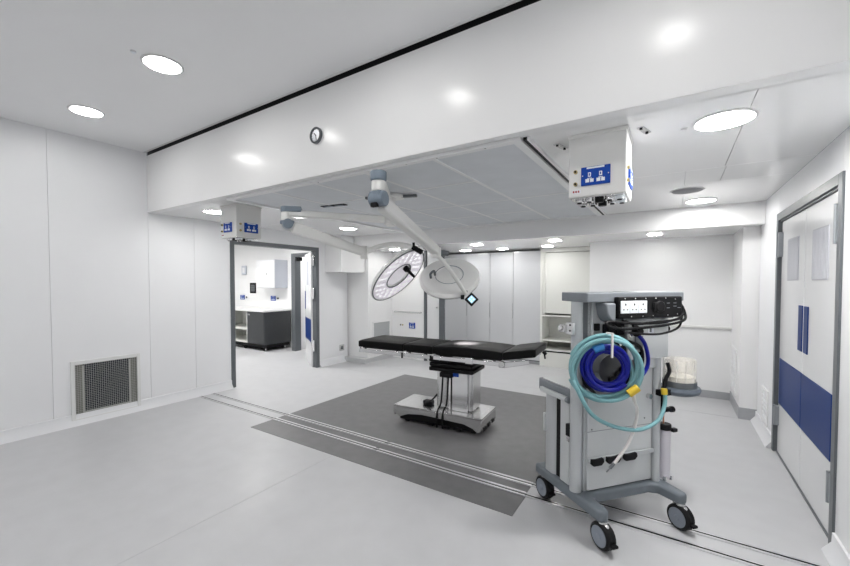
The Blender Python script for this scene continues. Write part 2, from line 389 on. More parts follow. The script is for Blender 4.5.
# ================================================================== lights
def downlight(loc, r, m, label, group, square=False):
    t = thing('ceiling_light', label, 'light', loc, 0, group)
    if square:
        bx('trim_frame', (-r - 0.01, -r - 0.01, -0.004), (r + 0.01, r + 0.01, 0.0), M_TRIMR, t, 0.002)
        bx('diffuser', (-r, -r, -0.007), (r, r, -0.004), m, t)
    else:
        MB().lathe([(r, 0), (r, -0.008), (r + 0.006, -0.01), (r + 0.016, -0.006), (r + 0.018, 0)], 40, closed=True).build('trim_ring', M_TRIMR, t)
        MB().cyl((0, 0, -0.006), (0, 0, -0.001), r, seg=40).build('diffuser', m, t)
    return t
FR = 'round downlights in the front ceiling'
downlight((-3.14, 1.36, ZF), 0.115, M_LB, 'large round downlight in the front ceiling, the upper of two in view', FR)
downlight((-4.58, 1.34, ZF), 0.115, M_LB, 'round downlight in the front ceiling near the left wall', FR)
downlight((-1.55, 1.36, ZF), 0.115, M_LB, 'front ceiling downlight mirrored in the middle of the bulkhead', FR)
downlight((-0.02, 1.36, ZF), 0.115, M_LB, 'front ceiling downlight mirrored at the right of the bulkhead', FR)
for i, (x, y) in enumerate([(x, y) for y in (-0.3, -1.9) for x in (-4.58, -3.14, -1.55, -0.02)]):
    downlight((x, y, ZF), 0.115, M_LB, 'front ceiling downlight behind the viewer, %s row, %s from the left wall' % (('first', 'second')[i // 4], ('first', 'second', 'third', 'fourth')[i % 4]), FR + ' behind the viewer')
TH = 'round downlights in the theatre ceiling'
downlight((0.208, 2.58, ZO), 0.125, M_LO, 'large round downlight in theatre ceiling before the double doors', TH)
downlight((0.22, 4.97, ZO), 0.125, M_LOM, 'round downlight in theatre ceiling by the far beam, right', TH)
downlight((-4.67, 2.57, ZO), 0.125, M_LOL, 'round downlight beside the left pendant box', TH)
downlight((-4.06, 3.32, ZO), 0.125, M_LOL, 'round downlight behind the left lamp joint', TH)
downlight((-4.35, 4.50, ZO), 0.125, M_LOL, 'round downlight near the boxed duct', TH)
AL = 'small downlights over the alcoves'
for x, y, lab in ((-2.73, 5.80, 'small square downlight before the grey cupboards, near row left'), (-1.49, 5.85, 'small square downlight before the open shelf unit, near row'),
                  (-3.43, 6.78, 'small square downlight over the grey cupboards, leftmost of far row'), (-2.68, 6.80, 'small square downlight over the grey cupboards, middle of far row'),
                  (-1.83, 6.70, 'small square downlight directly above the open shelf unit'), (-0.22, 5.80, 'small square downlight over the right recess'), (-4.45, 5.85, 'small square downlight over the left back wall')):
    downlight((x, y, ZA), 0.075, M_LA, lab, AL, True)
for x, lab in ((-9.6, 'next room downlight farthest from the doorway'), (-7.6, 'next room downlight before the charcoal cabinet'), (-6.3, 'next room downlight nearest the doorway')):
    downlight((x, 4.2, 2.6), 0.15, M_LN, lab, 'downlights of the next room')
downlight((-6.8, 6.7, 2.6), 0.15, M_LN, 'round downlight beyond the inner doorway', 'downlights beyond the inner doorway')
def disc(name, loc, r, m, label, cat, ring=None):
    t = thing(name, label, cat, loc)
    MB().lathe([(0, -0.010), (r * 0.92, -0.010), (r, -0.004), (r, 0)], 36).build('cover', m, t)
    MB().lathe([(r * 0.98, 0), (r * 0.98, -0.005), (r * 1.05, -0.006), (r * 1.08, 0)], 36, closed=True).build('rim', M_TRIMR, t)
disc('ceiling_speaker', (0.087, 4.36, ZO), 0.125, M_SPK, 'flat grey round ceiling speaker', 'speaker')
disc('sensor_dot', (-3.13, 1.175, ZF), 0.016, M_PALEM, 'tiny sensor beside the large front downlight', 'sensor')
disc('sensor_dot', (0.03, 2.6, ZO), 0.018, M_TRIMR, 'tiny sensor beside the theatre downlight', 'sensor')

# ================================================================== laminar flow canopy
can = thing('airflow_canopy', 'grey panelled laminar airflow canopy set in the theatre ceiling', 'air canopy', (0, 0, ZO))
xs = [CX0, -3.20, -2.61, -2.03, -1.41, CX1]
ysl = {0: [CY0, 3.83, CY1], 1: [CY0, 2.98, 3.83, 4.55, CY1], 2: [CY0, 2.98, 3.83, 4.55, CY1], 3: [CY0, 2.98, 3.83, 4.55, CY1], 4: [CY0, 3.83, CY1]}
for i in range(5):
    yy = ysl[i]
    for j in range(len(yy) - 1):
        bx('diffuser_panel', (xs[i] + 0.012, yy[j] + 0.012, -0.004), (xs[i + 1] - 0.012, yy[j + 1] - 0.012, 0.004), M_DIFF, can, 0.002)
    for y in yy[1:-1]: bx('cross_bar', (xs[i] + 0.014, y - 0.010, -0.006), (xs[i + 1] - 0.014, y + 0.010, 0.004), M_BAR, can)
for x in xs[1:-1]: bx('long_bar', (x - 0.014, CY0, -0.008), (x + 0.014, CY1, 0.004), M_BAR, can, 0.002)
for x in (CX0, CX1): bx('edge_bar', (x - 0.035, CY0 - 0.03, -0.022), (x + 0.02, CY1 + 0.03, 0.0), M_BAR, can, 0.003)
bx('edge_bar', (CX0 + 0.02, CY0 - 0.03, -0.022), (CX1 - 0.035, CY0 + 0.02, 0.0), M_BAR, can, 0.003)
bx('edge_bar', (CX0 + 0.02, CY1 - 0.02, -0.022), (CX1 - 0.035, CY1 + 0.03, 0.0), M_BAR, can, 0.003)
bx('curtain_track', (CX1 + 0.028, CY0, -0.016), (CX1 + 0.05, CY1, 0.0), M_BLACK, can)
bx('curtain_track_lip', (CX1 + 0.052, CY0, -0.020), (CX1 + 0.066, CY1, 0.0), M_BAR, can)
for x, y in ((-1.0, CY0 - 0.01), (-1.35, CY0 - 0.01), (-1.6, CY0 - 0.01), (-2.5, CY0 - 0.01)):
    cy('screw', (x, y, -0.024), (x, y, -0.02), 0.007, M_STEEL, can, seg=10)
cv = thing('ceiling_vent', 'small black slotted vent in the canopy near the left lamp', 'vent', (-3.17, 3.06, ZO - 0.0045))
MB().box((-0.16, -0.035, -0.008), (0.16, 0.035, 0.0)).build('frame', M_BLACK, cv, 0.003, rot=(0, 0, R(8)))
for k in (-1, 1): MB().box((k * 0.07 - 0.055, -0.022, -0.011), (k * 0.07 + 0.055, 0.022, -0.008)).build('slot', M_LAMPG, cv, rot=(0, 0, R(8)))

# ================================================================== supply pendants
def socket_plate(par, u0, u1, z0, z1, face, side='y'):
    """blue double socket plate; side 'y' faces -Y at y=face, side 'x' faces +X at x=face"""
    def B(name, ua, ub, za, zb, d0, d1, m, p, bev=0.0):
        if side == 'y': return bx(name, (ua, face - d1, za), (ub, face - d0, zb), m, p, bev)
        return bx(name, (face + d0, ua, za), (face + d1, ub, zb), m, p, bev)
    W, H = u1 - u0, z1 - z0
    pl = B('socket_plate', u0, u1, z0, z1, 0, 0.010, M_SOCK, par, 0.003)
    B('plate_label', u0 + W * .2, u0 + W * .8, z1 - H * .12, z1 - H * .03, 0.010, 0.0115, M_PALEM, pl)
    for k in (.3, .68):
        c = u0 + W * k
        B('switch', c - W * .05, c + W * .05, z0 + H * .45, z0 + H * .68, 0.010, 0.014, M_PALEM, pl, 0.001)
        B('rocker', c - W * .02, c + W * .02, z0 + H * .5, z0 + H * .63, 0.014, 0.0155, M_SOCK, pl)
        B('marking', c - W * .14, c - W * .01, z0 + H * .16, z0 + H * .34, 0.010, 0.012, M_PALEM, pl)
        B('marking', c + W * .02, c + W * .14, z0 + H * .16, z0 + H * .34, 0.010, 0.012, M_PALEM, pl)
        B('marking', c - W * .08, c + W * .08, z0 + H * .36, z0 + H * .39, 0.010, 0.0115, M_PALEM, pl)
    for k in (.06, .94):
        B('screw', u0 + W * k - .003, u0 + W * k + .003, z0 + H * .5, z0 + H * .5 + .006, 0.010, 0.012, M_STEEL, pl)
    return pl
def pendant(loc, sx, sy, h, label):
    t = thing('supply_pendant', label, 'pendant', loc, 0, 'ceiling supply pendants')
    bx('housing', (0, 0, 0), (sx, sy, h), M_PEND, t, 0.006)
    bx('top_flange', (-0.006, -0.006, h - 0.02), (sx + 0.006, sy + 0.006, h - 0.001), M_PEND, t, 0.002)
    socket_plate(t, sx * .23, sx * .74, 0.06, 0.165, 0.0, 'y')
    socket_plate(t, sy * .3, sy * .85, 0.06, 0.165, sx, 'x')
    for z in (0.075, 0.145):
        o = cy('earth_terminal', (sx * .13, -0.012, z), (sx * .13, 0, z), 0.011, M_BRASS, t, seg=14); cy('terminal_pin', (sx * .13, -0.02, z), (sx * .13, -0.012, z), 0.006, M_BLACK, o, seg=10)
        cy('earth_terminal', (sx, sy * .15, z), (sx + 0.012, sy * .15, z), 0.011, M_BRASS, t, seg=14)
    bx('warning_label', (sx * .07, -0.002, 0.022), (sx * .22, 0, 0.042), M_PALEM, t)
    for k in range(3): bx('label_text', (sx * (.08 + .045 * k), -0.003, 0.026), (sx * (.11 + .045 * k), -0.0015, 0.038), M_RED, t)
    # gas outlets below
    bx('outlet_panel', (0.008, 0.008, -0.006), (sx - 0.008, sy - 0.008, 0.0), M_STEEL, t, 0.003)
    for k, (fx, mm) in enumerate(((.16, M_STEEL), (.34, M_CHROME), (.52, M_BLACK), (.70, M_CHROME), (.87, M_PALEM))):
        for fy in (.22, .62):
            o = cy('gas_outlet', (sx * fx, sy * fy, -0.030 if mm is M_BLACK else -0.022), (sx * fx, sy * fy, -0.004), 0.024, mm, t, 0.003, seg=18)
            cy('outlet_ring', (sx * fx, sy * fy, -0.027), (sx * fx, sy * fy, -0.02), 0.013, M_BLACK if mm is not M_BLACK else M_BRASS, o, seg=14)
    return t
pendant((-0.53, 2.38, 2.044), 0.302, 0.30, ZO - 2.044, 'white ceiling supply pendant with blue sockets before the bulkhead, right')
pendant((-4.29, 2.42, 2.044), 0.302, 0.30, ZO - 2.044, 'white ceiling supply pendant with blue sockets above the left doorway')
for k, (x, y, lab) in enumerate(((-0.61, 2.52, 'small ceiling hook plate left of the right pendant'), (-0.155, 2.50, 'small ceiling hook plate right of the right pendant'))):
    t = thing('ceiling_bracket', lab, 'bracket', (x, y, ZO), R(75))
    bx('plate', (-0.06, -0.018, -0.006), (0.06, 0.018, 0), M_STEEL, t, 0.002)
    for s in (-1, 1): cy('bolt', (s * 0.045, 0, -0.012), (s * 0.045, 0, -0.005), 0.008, M_BLACK, t, seg=10)

# ================================================================== clock
ck = thing('wall_clock', 'small round wall clock with dark rim on the bulkhead', 'clock', (-2.418, YB, 2.722))
mx = Matrix.Rotation(R(90), 4, 'X')
MB().lathe([(0.050, 0), (0.050, 0.022), (0.056, 0.026), (0.064, 0.02), (0.064, 0)], 40, mx, closed=True).build('rim', M_FRAME, ck)
MB().lathe([(0, 0.012), (0.051, 0.012), (0.051, 0.0)], 40, mx).build('face', M_CLOCKF, ck)
MB().box((-0.003, -0.016, -0.005), (0.003, -0.013, 0.028)).build('hour_hand', M_BLACK, ck, rot=(0, R(-45), 0))
MB().box((-0.002, -0.016, -0.005), (0.002, -0.013, 0.040)).build('minute_hand', M_BLACK, ck, rot=(0, R(170), 0))
for k in range(12):
    a = R(30 * k); bx('hour_mark', (0.044 * math.sin(a) - .0015, -0.014, 0.044 * math.cos(a) - .003), (0.044 * math.sin(a) + .0015, -0.0125, 0.044 * math.cos(a) + .003), M_BLACK, ck)

# ================================================================== wall grilles
gv = thing('return_air_grille', 'white framed mesh air grille low in the left wall', 'air grille', (XL, 1.40, 0.035))
gw, gh = 0.645, 0.66
MB().box((-0.004, 0, 0), (0.018, 0.035, gh)).box((-0.004, gw - 0.035, 0), (0.018, gw, gh)).box((-0.004, 0.035, gh - 0.04), (0.018, gw - 0.035, gh)).box((-0.004, 0.035, 0), (0.018, gw - 0.035, 0.03)).build('frame', M_VENTF, gv, 0.003)
bx('filter', (0.0005, 0.035, 0.03), (0.003, gw - 0.035, gh - 0.04), M_VENTD, gv)
inner = MB()
for a, b in (((0.003, .10, .085), (0.006, .115, gh - .055)), ((0.003, gw - .115, .085), (0.006, gw - .10, gh - .055)), ((0.003, .115, .085), (0.006, gw - .115, .10))): inner.box(a, b)
inner.build('inner_frame', M_MESH, gv)
M_LIN = mat('grille_lining', (0.20, 0.20, 0.18), 0.6)
for a, b in (((0.003, .036, .031), (0.004, .099, gh - .041)), ((0.003, gw - .099, .031), (0.004, gw - .036, gh - .041)), ((0.003, .10, .031), (0.004, gw - .10, .084))): bx('side_lining', a, b, M_LIN, gv)
wires = MB()
ny, nz = 30, 30
for k in range(ny):
    y = 0.04 + (gw - 0.08) * k / (ny - 1); wires.box((0.008, y - 0.001, 0.03), (0.011, y + 0.001, gh - 0.04))
for k in range(nz):
    z = 0.035 + (gh - 0.08) * k / (nz - 1); wires.box((0.009, 0.035, z - 0.001), (0.012, gw - 0.035, z + 0.001))
wm = wires.build('wire_mesh', M_MESH, gv); wm['kind'] = 'stuff'
def slat_grille(name, loc, wy, hz, sgn, label, m, n=9):
    t = thing(name, label, 'air grille', loc)
    MB().box((0, 0, 0), (sgn * 0.012, wy, 0.03)).box((0, 0, hz - 0.03), (sgn * 0.012, wy, hz)).box((0, 0, 0.03), (sgn * 0.012, 0.03, hz - 0.03)).box((0, wy - 0.03, 0.03), (sgn * 0.012, wy, hz - 0.03)).build('frame', M_BACK, t, 0.002)
    bx('backing', (0, 0.03, 0.03), (sgn * 0.003, wy - 0.03, hz - 0.03), m, t)
    for k in range(n):
        z = 0.04 + (hz - 0.08) * k / (n - 1)
        bx('slat', (sgn * 0.003, 0.03, z - 0.006), (sgn * 0.010, wy - 0.03, z + 0.006), m, t)
    return t
slat_grille('wall_grille', (XLI, 5.78, 0.36), 0.56, 0.42, 1, 'pale grey slatted grille behind the left end of the table', M_GRILLEG)
slat_grille('wall_grille', (XRI, 5.86, 0.20), 0.44, 0.55, -1, 'white slatted grille in the side of the right pier', M_WALL)
slat_grille('wall_grille', (XR, 4.98, 0.13), 0.30, 0.35, -1, 'white slatted grille low between pier and double doors', M_WALL, 7)

# ================================================================== back-left fittings
t = thing('hand_rail', 'slim grey rail on the back wall above the table', 'rail', (-4.86, YBK, 0.95))
cy('bar', (0, -0.04, 0), (0.66, -0.04, 0), 0.014, M_STEEL, t)
for x in (0.02, 0.64): cy('bracket', (x, -0.045, 0), (x, 0, 0), 0.016, M_FRAME if x > .5 else M_STEEL, t)
t = thing('wall_socket', 'blue double socket on the back wall above the table', 'socket', (-4.51, YBK, 0.62)); socket_plate(t, 0, 0.15, 0, 0.12, 0, 'y')
t = thing('gas_points', 'pair of small outlet buttons on the back wall', 'outlet', (-4.72, YBK, 0.68))
for k, m in enumerate((M_BLACK, M_BRASS)): cy('outlet_button', (k * 0.05, -0.01, 0), (k * 0.05, 0, 0), 0.016, m, t, seg=14)
t = thing('wall_socket', 'small grey socket low on the left wall past the doorway', 'socket', (XL, 5.37, 0.22))
bx('plate', (0, 0, 0), (0.012, 0.12, 0.12), M_STEEL, t, 0.003); bx('insert', (0.012, 0.03, 0.03), (0.015, 0.09, 0.09), M_FRAME, t)
dr = struct(MB().box((-4.15, YBK - 0.01, 0), (-4.09, YBK + 0.10, ZA)).box((-3.80, YBK - 0.012, 0), (-3.685, YBK + 0.03, ZA)).build('door_4', M_FRAME, bevel=0.002), 'narrow white door in a grey frame beside the cupboards', 'door')
dl = bx('door_leaf', (-4.085, YBK + 0.01, 0.01), (-3.80, YBK + 0.05, ZA - 0.01), M_DOORW, dr); cy('lever', (-3.85, YBK - 0.03, 1.06), (-3.85, YBK + 0.01, 1.06), 0.014, M_STEEL, dl)
struct(bx('wall_niche_left', (-4.30, YBK + 0.10, 0), (-4.20, YN + 0.5, ZA), M_BACK), 'white side of the cupboard niche behind the narrow door', 'wall')

# tall cupboards
cb = [-4.13, -3.607, -3.095, -2.615, -2.085]
names = ['tall light grey cupboard beside the blue grey post, leftmost', 'tall light grey cupboard, second from the left behind the lamp', 'tall light grey cupboard, third from the left', 'tall light grey cupboard next to the open shelf unit']
for k in range(4):
    x0, x1 = cb[k], cb[k + 1]
    t = thing('tall_cupboard', names[k], 'cupboard', (x0, YN, 0), 0, 'row of tall grey cupboards')
    W = x1 - x0
    bx('body', (0.001, 0.022, 0.06), (W - 0.001, 0.48, ZA - 0.02), M_FRAME, t)
    d = bx('door', (0.002, 0, 0.08), (W - 0.003, 0.02, ZA - 0.03), M_GPANEL, t, 0.002)
    bx('edge_pull', (W - 0.008, -0.004, 0.85), (W - 0.004, 0.0, 1.15), M_FRAME, d)
    bx('plinth', (0.001, 0.04, 0), (W - 0.001, 0.4, 0.06), M_PLINTH, t)
# shelf unit
t = thing('shelf_unit', 'open white shelf unit with tall panel at the rear', 'shelf unit', (-2.08, YN - 0.05, 0))
W = 0.98
for x in (0, W - 0.045): bx('side', (x, 0, 0.0), (x + 0.045, 0.5, ZA - 0.003), M_SHELF, t, 0.002)
bx('top', (0.045, 0, ZA - 0.07), (W - 0.045, 0.5, ZA - 0.003), M_SHELF, t)
up = bx('upper_panel', (0.09, 0.03, 0.985), (W - 0.09, 0.05, ZA - 0.08), M_SHELF, t, 0.003)
MB().box((0.045, 0.02, 0.96), (0.09, 0.06, ZA - 0.07)).box((W - 0.09, 0.02, 0.96), (W - 0.045, 0.06, ZA - 0.07)).build('panel_stile', M_SHELF, t, 0.002)
bx('hinge', (W - 0.09, 0.005, 1.98), (W - 0.07, 0.02, 2.05), M_FRAME, up)
for z in (0.955, 0.50): bx('shelf', (0.045, 0, z - 0.025), (W - 0.045, 0.48, z), M_SHELF, t, 0.002)
bx('shelf', (0.045, 0, 0.30), (W - 0.045, 0.48, 0.325), M_SHELF, t, 0.002)
bx('back', (0.045, 0.48, 0.3), (W - 0.045, 0.5, ZA - 0.1), M_SHELF, t)
bx('lower_back', (0.045, 0.40, 0.33), (W - 0.045, 0.42, 0.475), M_SHELFB, t)
bx('base_panel', (0.045, 0.01, 0.0), (W - 0.045, 0.03, 0.27), M_SHELF, t)
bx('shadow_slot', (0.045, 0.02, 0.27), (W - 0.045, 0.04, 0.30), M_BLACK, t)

# ================================================================== next room furniture
t = thing('base_cabinet', 'charcoal base cabinet on castors in the next room', 'cabinet', (-9.6, 5.27, 0))
W = 1.96
bx('body', (1.31, 0.0, 0.15), (W, 0.70, 0.885), M_CABD, t, 0.004)
dd = bx('door', (1.33, -0.02, 0.16), (W - 0.01, 0, 0.88), M_CABD, t, 0.004); bx('handle', (1.37, -0.028, 0.80), (1.45, -0.02, 0.83), M_STEEL, dd)
bx('plinth', (0.0, 0.05, 0.07), (W - 0.02, 0.68, 0.15), M_BLACK, t)
MB().box((0, 0.0, 0.15), (0.03, 0.7, 0.885)).box((0.03, 0.68, 0.15), (1.30, 0.7, 0.885)).box((1.27, 0, 0.15), (1.30, 0.7, 0.885)).build('shelf_box', M_SHELF, t)
for z in (0.15, 0.45): bx('shelf', (0.03, 0.0, z), (1.27, 0.68, z + 0.025), M_SHELF, t)
for x in (0.2, 1.1, 1.85):
    for y in (0.08, 0.6):
        c = cy('castor', (x - 0.015, y, 0.036), (x + 0.015, y, 0.036), 0.035, M_BLACKR, t, seg=16); cy('castor_hub', (x - 0.017, y, 0.036), (x + 0.017, y, 0.036), 0.018, M_STEEL, c, seg=12)
tag(bx('worktop', (-9.65, 5.23, 0.887), (-7.61, 5.998, 0.925), M_COUNT, bevel=0.004), 'white worktop over the charcoal cabinet', 'worktop')
t = thing('wall_cabinet', 'pale wall cabinet hung above the worktop in the next room', 'cabinet', (-8.48, 5.65, 1.42))
bx('body', (0, 0.0, 0), (0.70, 0.345, 0.66), M_LILAC, t, 0.004); d = bx('door', (0.006, -0.018, 0.006), (0.694, 0, 0.654), M_WALL, t, 0.003); cy('knob', (0.42, -0.035, 0.33), (0.42, -0.018, 0.33), 0.02, M_STEEL, d)
t = thing('control_panel', 'small black control panel on the next room wall', 'control panel', (-9.30, 5.99, 1.27)); bx('bezel', (0, 0, 0), (0.26, 0.01, 0.27), M_BLACK, t, 0.004); bx('display', (0.05, -0.004, 0.05), (0.21, 0, 0.22), M_FRAME, t)
for k in range(3): bx('key_row', (0.06, -0.006, 0.07 + k * .05), (0.20, -0.004, 0.095 + k * .05), M_CABD, t)
for x, lab in ((-9.72, 'blue socket at the left edge of the next room wall'), (-8.42, 'blue double socket on the next room wall under the wall cabinet')):
    t = thing('wall_socket', lab, 'socket', (x, 5.99, 1.10)); socket_plate(t, 0, 0.19, 0, 0.12, 0, 'y'); cy('outlet_button', (0.28, -0.012, 0.06), (0.28, 0, 0.06), 0.022, M_BLACK, t, seg=12)
t = thing('wall_dispenser', 'small white dispenser on the next room wall', 'dispenser', (-9.62, 5.99, 1.75)); bx('body', (0, -0.03, 0), (0.2, 0, 0.24), M_LILAC, t, 0.01); bx('window', (0.05, -0.034, 0.05), (0.15, -0.03, 0.19), M_WALL, t)
t = thing('far_cabinet', 'dark cabinet seen through the inner doorway', 'cabinet', (-7.5, 7.0, 0)); bx('body', (0, 0, 0.08), (1.0, 0.55, 1.02), M_CABD, t, 0.004); bx('top', (-0.01, -0.02, 1.02), (1.01, 0.56, 1.06), M_COUNT, t); bx('plinth', (0, 0.03, 0), (1.0, 0.5, 0.08), M_BLACK, t)
t = thing('wall_poster', 'pale grey panel on the wall beyond the inner doorway', 'panel', (-7.35, 7.59, 1.35)); bx('sheet', (0, 0, 0), (0.35, 0.008, 0.7), M_GRILLEG, t, 0.002); bx('edge', (-0.01, 0.002, -0.01), (0.36, 0.009, 0.71), M_STEEL, t)

# ================================================================== surgical lamps
def mat_from(z_dir, x_hint):
    z = Vector(z_dir).normalized(); x = Vector(x_hint); x = (x - z * x.dot(z)).normalized(); y = z.cross(x)
    return Matrix((x, y, z)).transposed().to_4x4()
cam_rot = cam.rotation_euler.to_matrix()
CR = cam_rot @ Vector((1, 0, 0)); CU = cam_rot @ Vector((0, 1, 0)); CB = cam_rot @ Vector((0, 0, 1))   # right, up, towards viewer: world axes of the heads' tilt
HUB = Vector((-2.33, 3.0, ZO))
hub = thing('lamp_mount', 'white ceiling mount carrying both operating lamps', 'lamp mount', HUB - Vector((0, 0, 0.006)))
cy('ceiling_plate', (0, 0, -0.03), (0, 0, -0.005), 0.13, M_LAMPW, hub, 0.004, seg=32); cy('spindle', (0, 0, -0.30), (0, 0, -0.03), 0.045, M_LAMPW, hub, seg=24)
for a in (20, 200): MB().box((0.10, -0.02, -0.03), (0.26, 0.02, -0.006)).build('bracket', M_FRAME, hub, 0.003, rot=(0, 0, R(a)))
def flat_arm(name, p0, p1, w0, w1, h0, h1, m, parent, bev=0.015):
    """tapered rectangular arm between two points"""
    p0, p1 = Vector(p0), Vector(p1); d = (p1 - p0).normalized()
    s = d.cross(Vector((0, 0, 1))).normalized(); u = s.cross(d).normalized()
    b = MB(); vs_ = []
    for p, w_, h_ in ((p0, w0, h0), (p1, w1, h1)):
        vs_.append([b.bm.verts.new(p + s * (w_ / 2 * i) + u * (h_ / 2 * j)) for i, j in ((-1, -1), (1, -1), (1, 1), (-1, 1))])
    A, B = vs_
    b.bm.faces.new(A); b.bm.faces.new(list(reversed(B)))
    for k in range(4): b.bm.faces.new((A[k], B[k], B[(k + 1) % 4], A[(k + 1) % 4]))
    return b.build(name, m, parent, bev, segs=3)
def lamp_head(parent, c, n, xh, rad, see_back):
    """n = direction of the light side; disc of radius rad centred at c"""
    mt = Matrix.Translation(Vector(c)) @ mat_from(n, xh)
    th = 0.055 if see_back else 0.042
    body = MB().lathe([(rad * .40, -th * .55), (rad * .46, -th * .95), (rad * .72, -th * 1.15), (rad * .93, -th * .8), (rad, -th * .3), (rad * .985, 0.004), (rad * .95, 0.008), (rad * .93, 0.0), (rad * .5, 0.0), (rad * .46, 0.006), (rad * .42, 0.0)], 56, mt, closed=True).build('lamp_housing', M_LHEAD, parent)
    MB().lathe([(rad * .95, 0.006), (rad * .955, 0.011), (rad * .985, 0.009), (rad * .985, 0.003)], 56, mt, closed=True).build('outer_seal', M_FRAME, body)
    MB().lathe([(rad * .43, 0.004), (rad * .435, 0.011), (rad * .46, 0.011), (rad * .46, 0.003)], 48, mt, closed=True).build('inner_seal', M_FRAME, body)
    MB().lathe([(rad * .47, 0.003), (rad * .94, 0.003), (rad * .94, 0.006), (rad * .47, 0.006)], 56, mt, closed=True).build('lens', M_LENS, body)
    MB().lathe([(0, -0.012), (rad * .42, -0.012), (rad * .42, -0.030), (0, -0.034)], 40, mt).build('centre_plate', M_LENS, parent)
    MB().lathe([(0, -0.036), (rad * .42, -0.032), (rad * .42, -0.044), (rad * .3, -0.052), (0, -0.055)], 40, mt).build('back_cap', M_LHEAD, parent)
    MB().lathe([(rad * .455, -th * .93), (rad * .47, -th * .93), (rad * .47, -th * 1.03), (rad * .455, -th * 1.0)], 48, mt, closed=True).build('back_seam', M_LAMPG, body)
    led = MB()
    for ring, cnt in ((.58, 14), (.70, 18), (.82, 22)):
        for k in range(cnt):
            a = 2 * math.pi * (k + ring * 3) / cnt
            p = mt @ Vector((rad * ring * math.cos(a), rad * ring * math.sin(a), 0.007)); p2 = mt @ Vector((rad * ring * math.cos(a), rad * ring * math.sin(a), 0.0085))
            led.cyl(p, p2, rad * .045, seg=10)
    o = led.build('led_cells', M_LED, body); o['kind'] = 'stuff'
    hx = 0.0 if see_back else rad * .30
    h = cy('handle_base', mt @ Vector((hx, 0, -0.012)), mt @ Vector((hx, 0, 0.03)), 0.030, M_BLACK, parent, 0.004, seg=20)
    MB().tube([mt @ Vector((hx, 0, z)) for z in (0.02, 0.05, 0.09, 0.13)], [0.014, 0.016, 0.015, 0.012], 14).build('handle', M_BLACK, h)
    return mt
# lamp over the middle of the table (its arm crosses the picture)
K1 = Vector((-1.69, 2.04, 0)); E1 = Vector((-1.815, 3.00, 1.835))
L1 = thing('operating_lamp', 'operating lamp turned away, on the long arm crossing above the table', 'surgical lamp', (K1.x, K1.y, 0))
off = Vector((K1.x, K1.y, 0))
flat_arm('horizontal_arm', HUB - off + Vector((0, 0, -0.16)) - (HUB - off).to_2d().normalized().to_3d() * .06, Vector((0, 0, 2.245)), 0.09, 0.085, 0.065, 0.06, M_LAMPW, L1)
MB().lathe([(.047, -.205), (.064, -.205), (.064, -.12), (.047, -.12)], 32, Matrix.Translation(HUB - off), closed=True).build('hub_collar', M_LAMPW, L1)
cy('joint_cap', (0, 0, 2.235), (0, 0, 2.30), 0.055, M_LAMPG, L1, 0.008, seg=28)
cy('joint_body', (0, 0, 2.165), (0, 0, 2.234), 0.047, M_LAMPW, L1, 0.004, seg=28)
sd = (E1 - Vector((K1.x, K1.y, 2.11))).normalized(); side = sd.cross(Vector((0, 0, 1))).normalized()
bj = MB().cyl(Vector((0, 0, 2.115)) - side * 0.055, Vector((0, 0, 2.115)) + side * 0.055, 0.052, seg=28).box((-0.045, -0.045, 2.115), (0.045, 0.045, 2.164)).build('spring_joint', M_LAMPG, L1, 0.006)
MB().box((-0.03, -0.05, 2.055), (0.02, -0.02, 2.085)).build('joint_stop', M_BLACK, bj, 0.003)
flat_arm('spring_arm', Vector((0, 0, 2.105)) + sd * 0.05, E1 - off, 0.085, 0.075, 0.105, 0.085, M_LAMPW, L1, 0.02)
def uv(D, px, py):   # a point seen from the photographer's position: used to place joints at their real distance
    f = 386.3; d = Vector(((px - 425) / f, (293.06 - py) / f, -1.0)); return Vector(cam.location) + (cam_rot @ d) * D
e_end = E1 - off
cy('elbow', e_end + Vector((0, 0, -0.06)), e_end + Vector((0, 0, 0.03)), 0.045, M_LAMPW, L1, 0.006, seg=24)
hc2 = uv(4.02, 449.5, 278.5) - off
n_b2 = (CB * 0.66 + CU * 0.74 - CR * 0.10).normalized()
S_end = uv(3.74, 466, 294) - off
tb('yoke_arm', catmull([e_end + Vector((0, 0, -0.03)), e_end.lerp(S_end, .35) + CB * .05, e_end.lerp(S_end, .75) + CB * .03, S_end], 6), 0.021, M_LAMPW, L1, 12)
cy('swivel', e_end + Vector((0.0, 0.02, -0.01)), e_end + Vector((0.07, 0.10, -0.02)), 0.024, M_FRAME, L1, 0.004, seg=18)
lamp_head(L1, hc2, -n_b2, CR, 0.315, True)
sl = bpy.data.lights.new('lamp_beam', 'SPOT'); sl.energy = 900; sl.spot_size = R(29); sl.spot_blend = 1.0; sl.shadow_soft_size = 0.03; sl.color = (1, 0.93, 0.9)
slo = bpy.data.objects.new('lamp_beam', sl); COL.objects.link(slo); slo.parent = L1
slo.location = hc2 - n_b2 * 0.17
slo.rotation_euler = (Vector((-1.86, 3.70, 0.89)) - (hc2 - n_b2 * 0.17 + off)).to_track_quat('-Z', 'Y').to_euler()
bx_t = mat_from(n_b2 * 0.3 + CB, CR + CU)
sc_c = uv(3.66, 471.5, 299.5) - off
MBs = MB(); MBs.box((-0.048, -0.048, -0.012), (0.048, 0.048, 0.012)); bezel = MBs.build('control_screen', M_BLACK, L1, 0.006)
bezel.matrix_local = Matrix.Translation(sc_c) @ bx_t
bx('display', (-0.028, -0.028, 0.0125), (0.028, 0.028, 0.0135), M_SCREEN, bezel)
for i in (-1, 1):
    for j in (-1, 1): bx('icon', (i * .013 - .007, j * .013 - .007, 0.0136), (i * .013 + .007, j * .013 + .007, 0.0142), mat('screen_icon', (0.75, 0.86, 0.9), 0.2, emit=0.6), bezel)
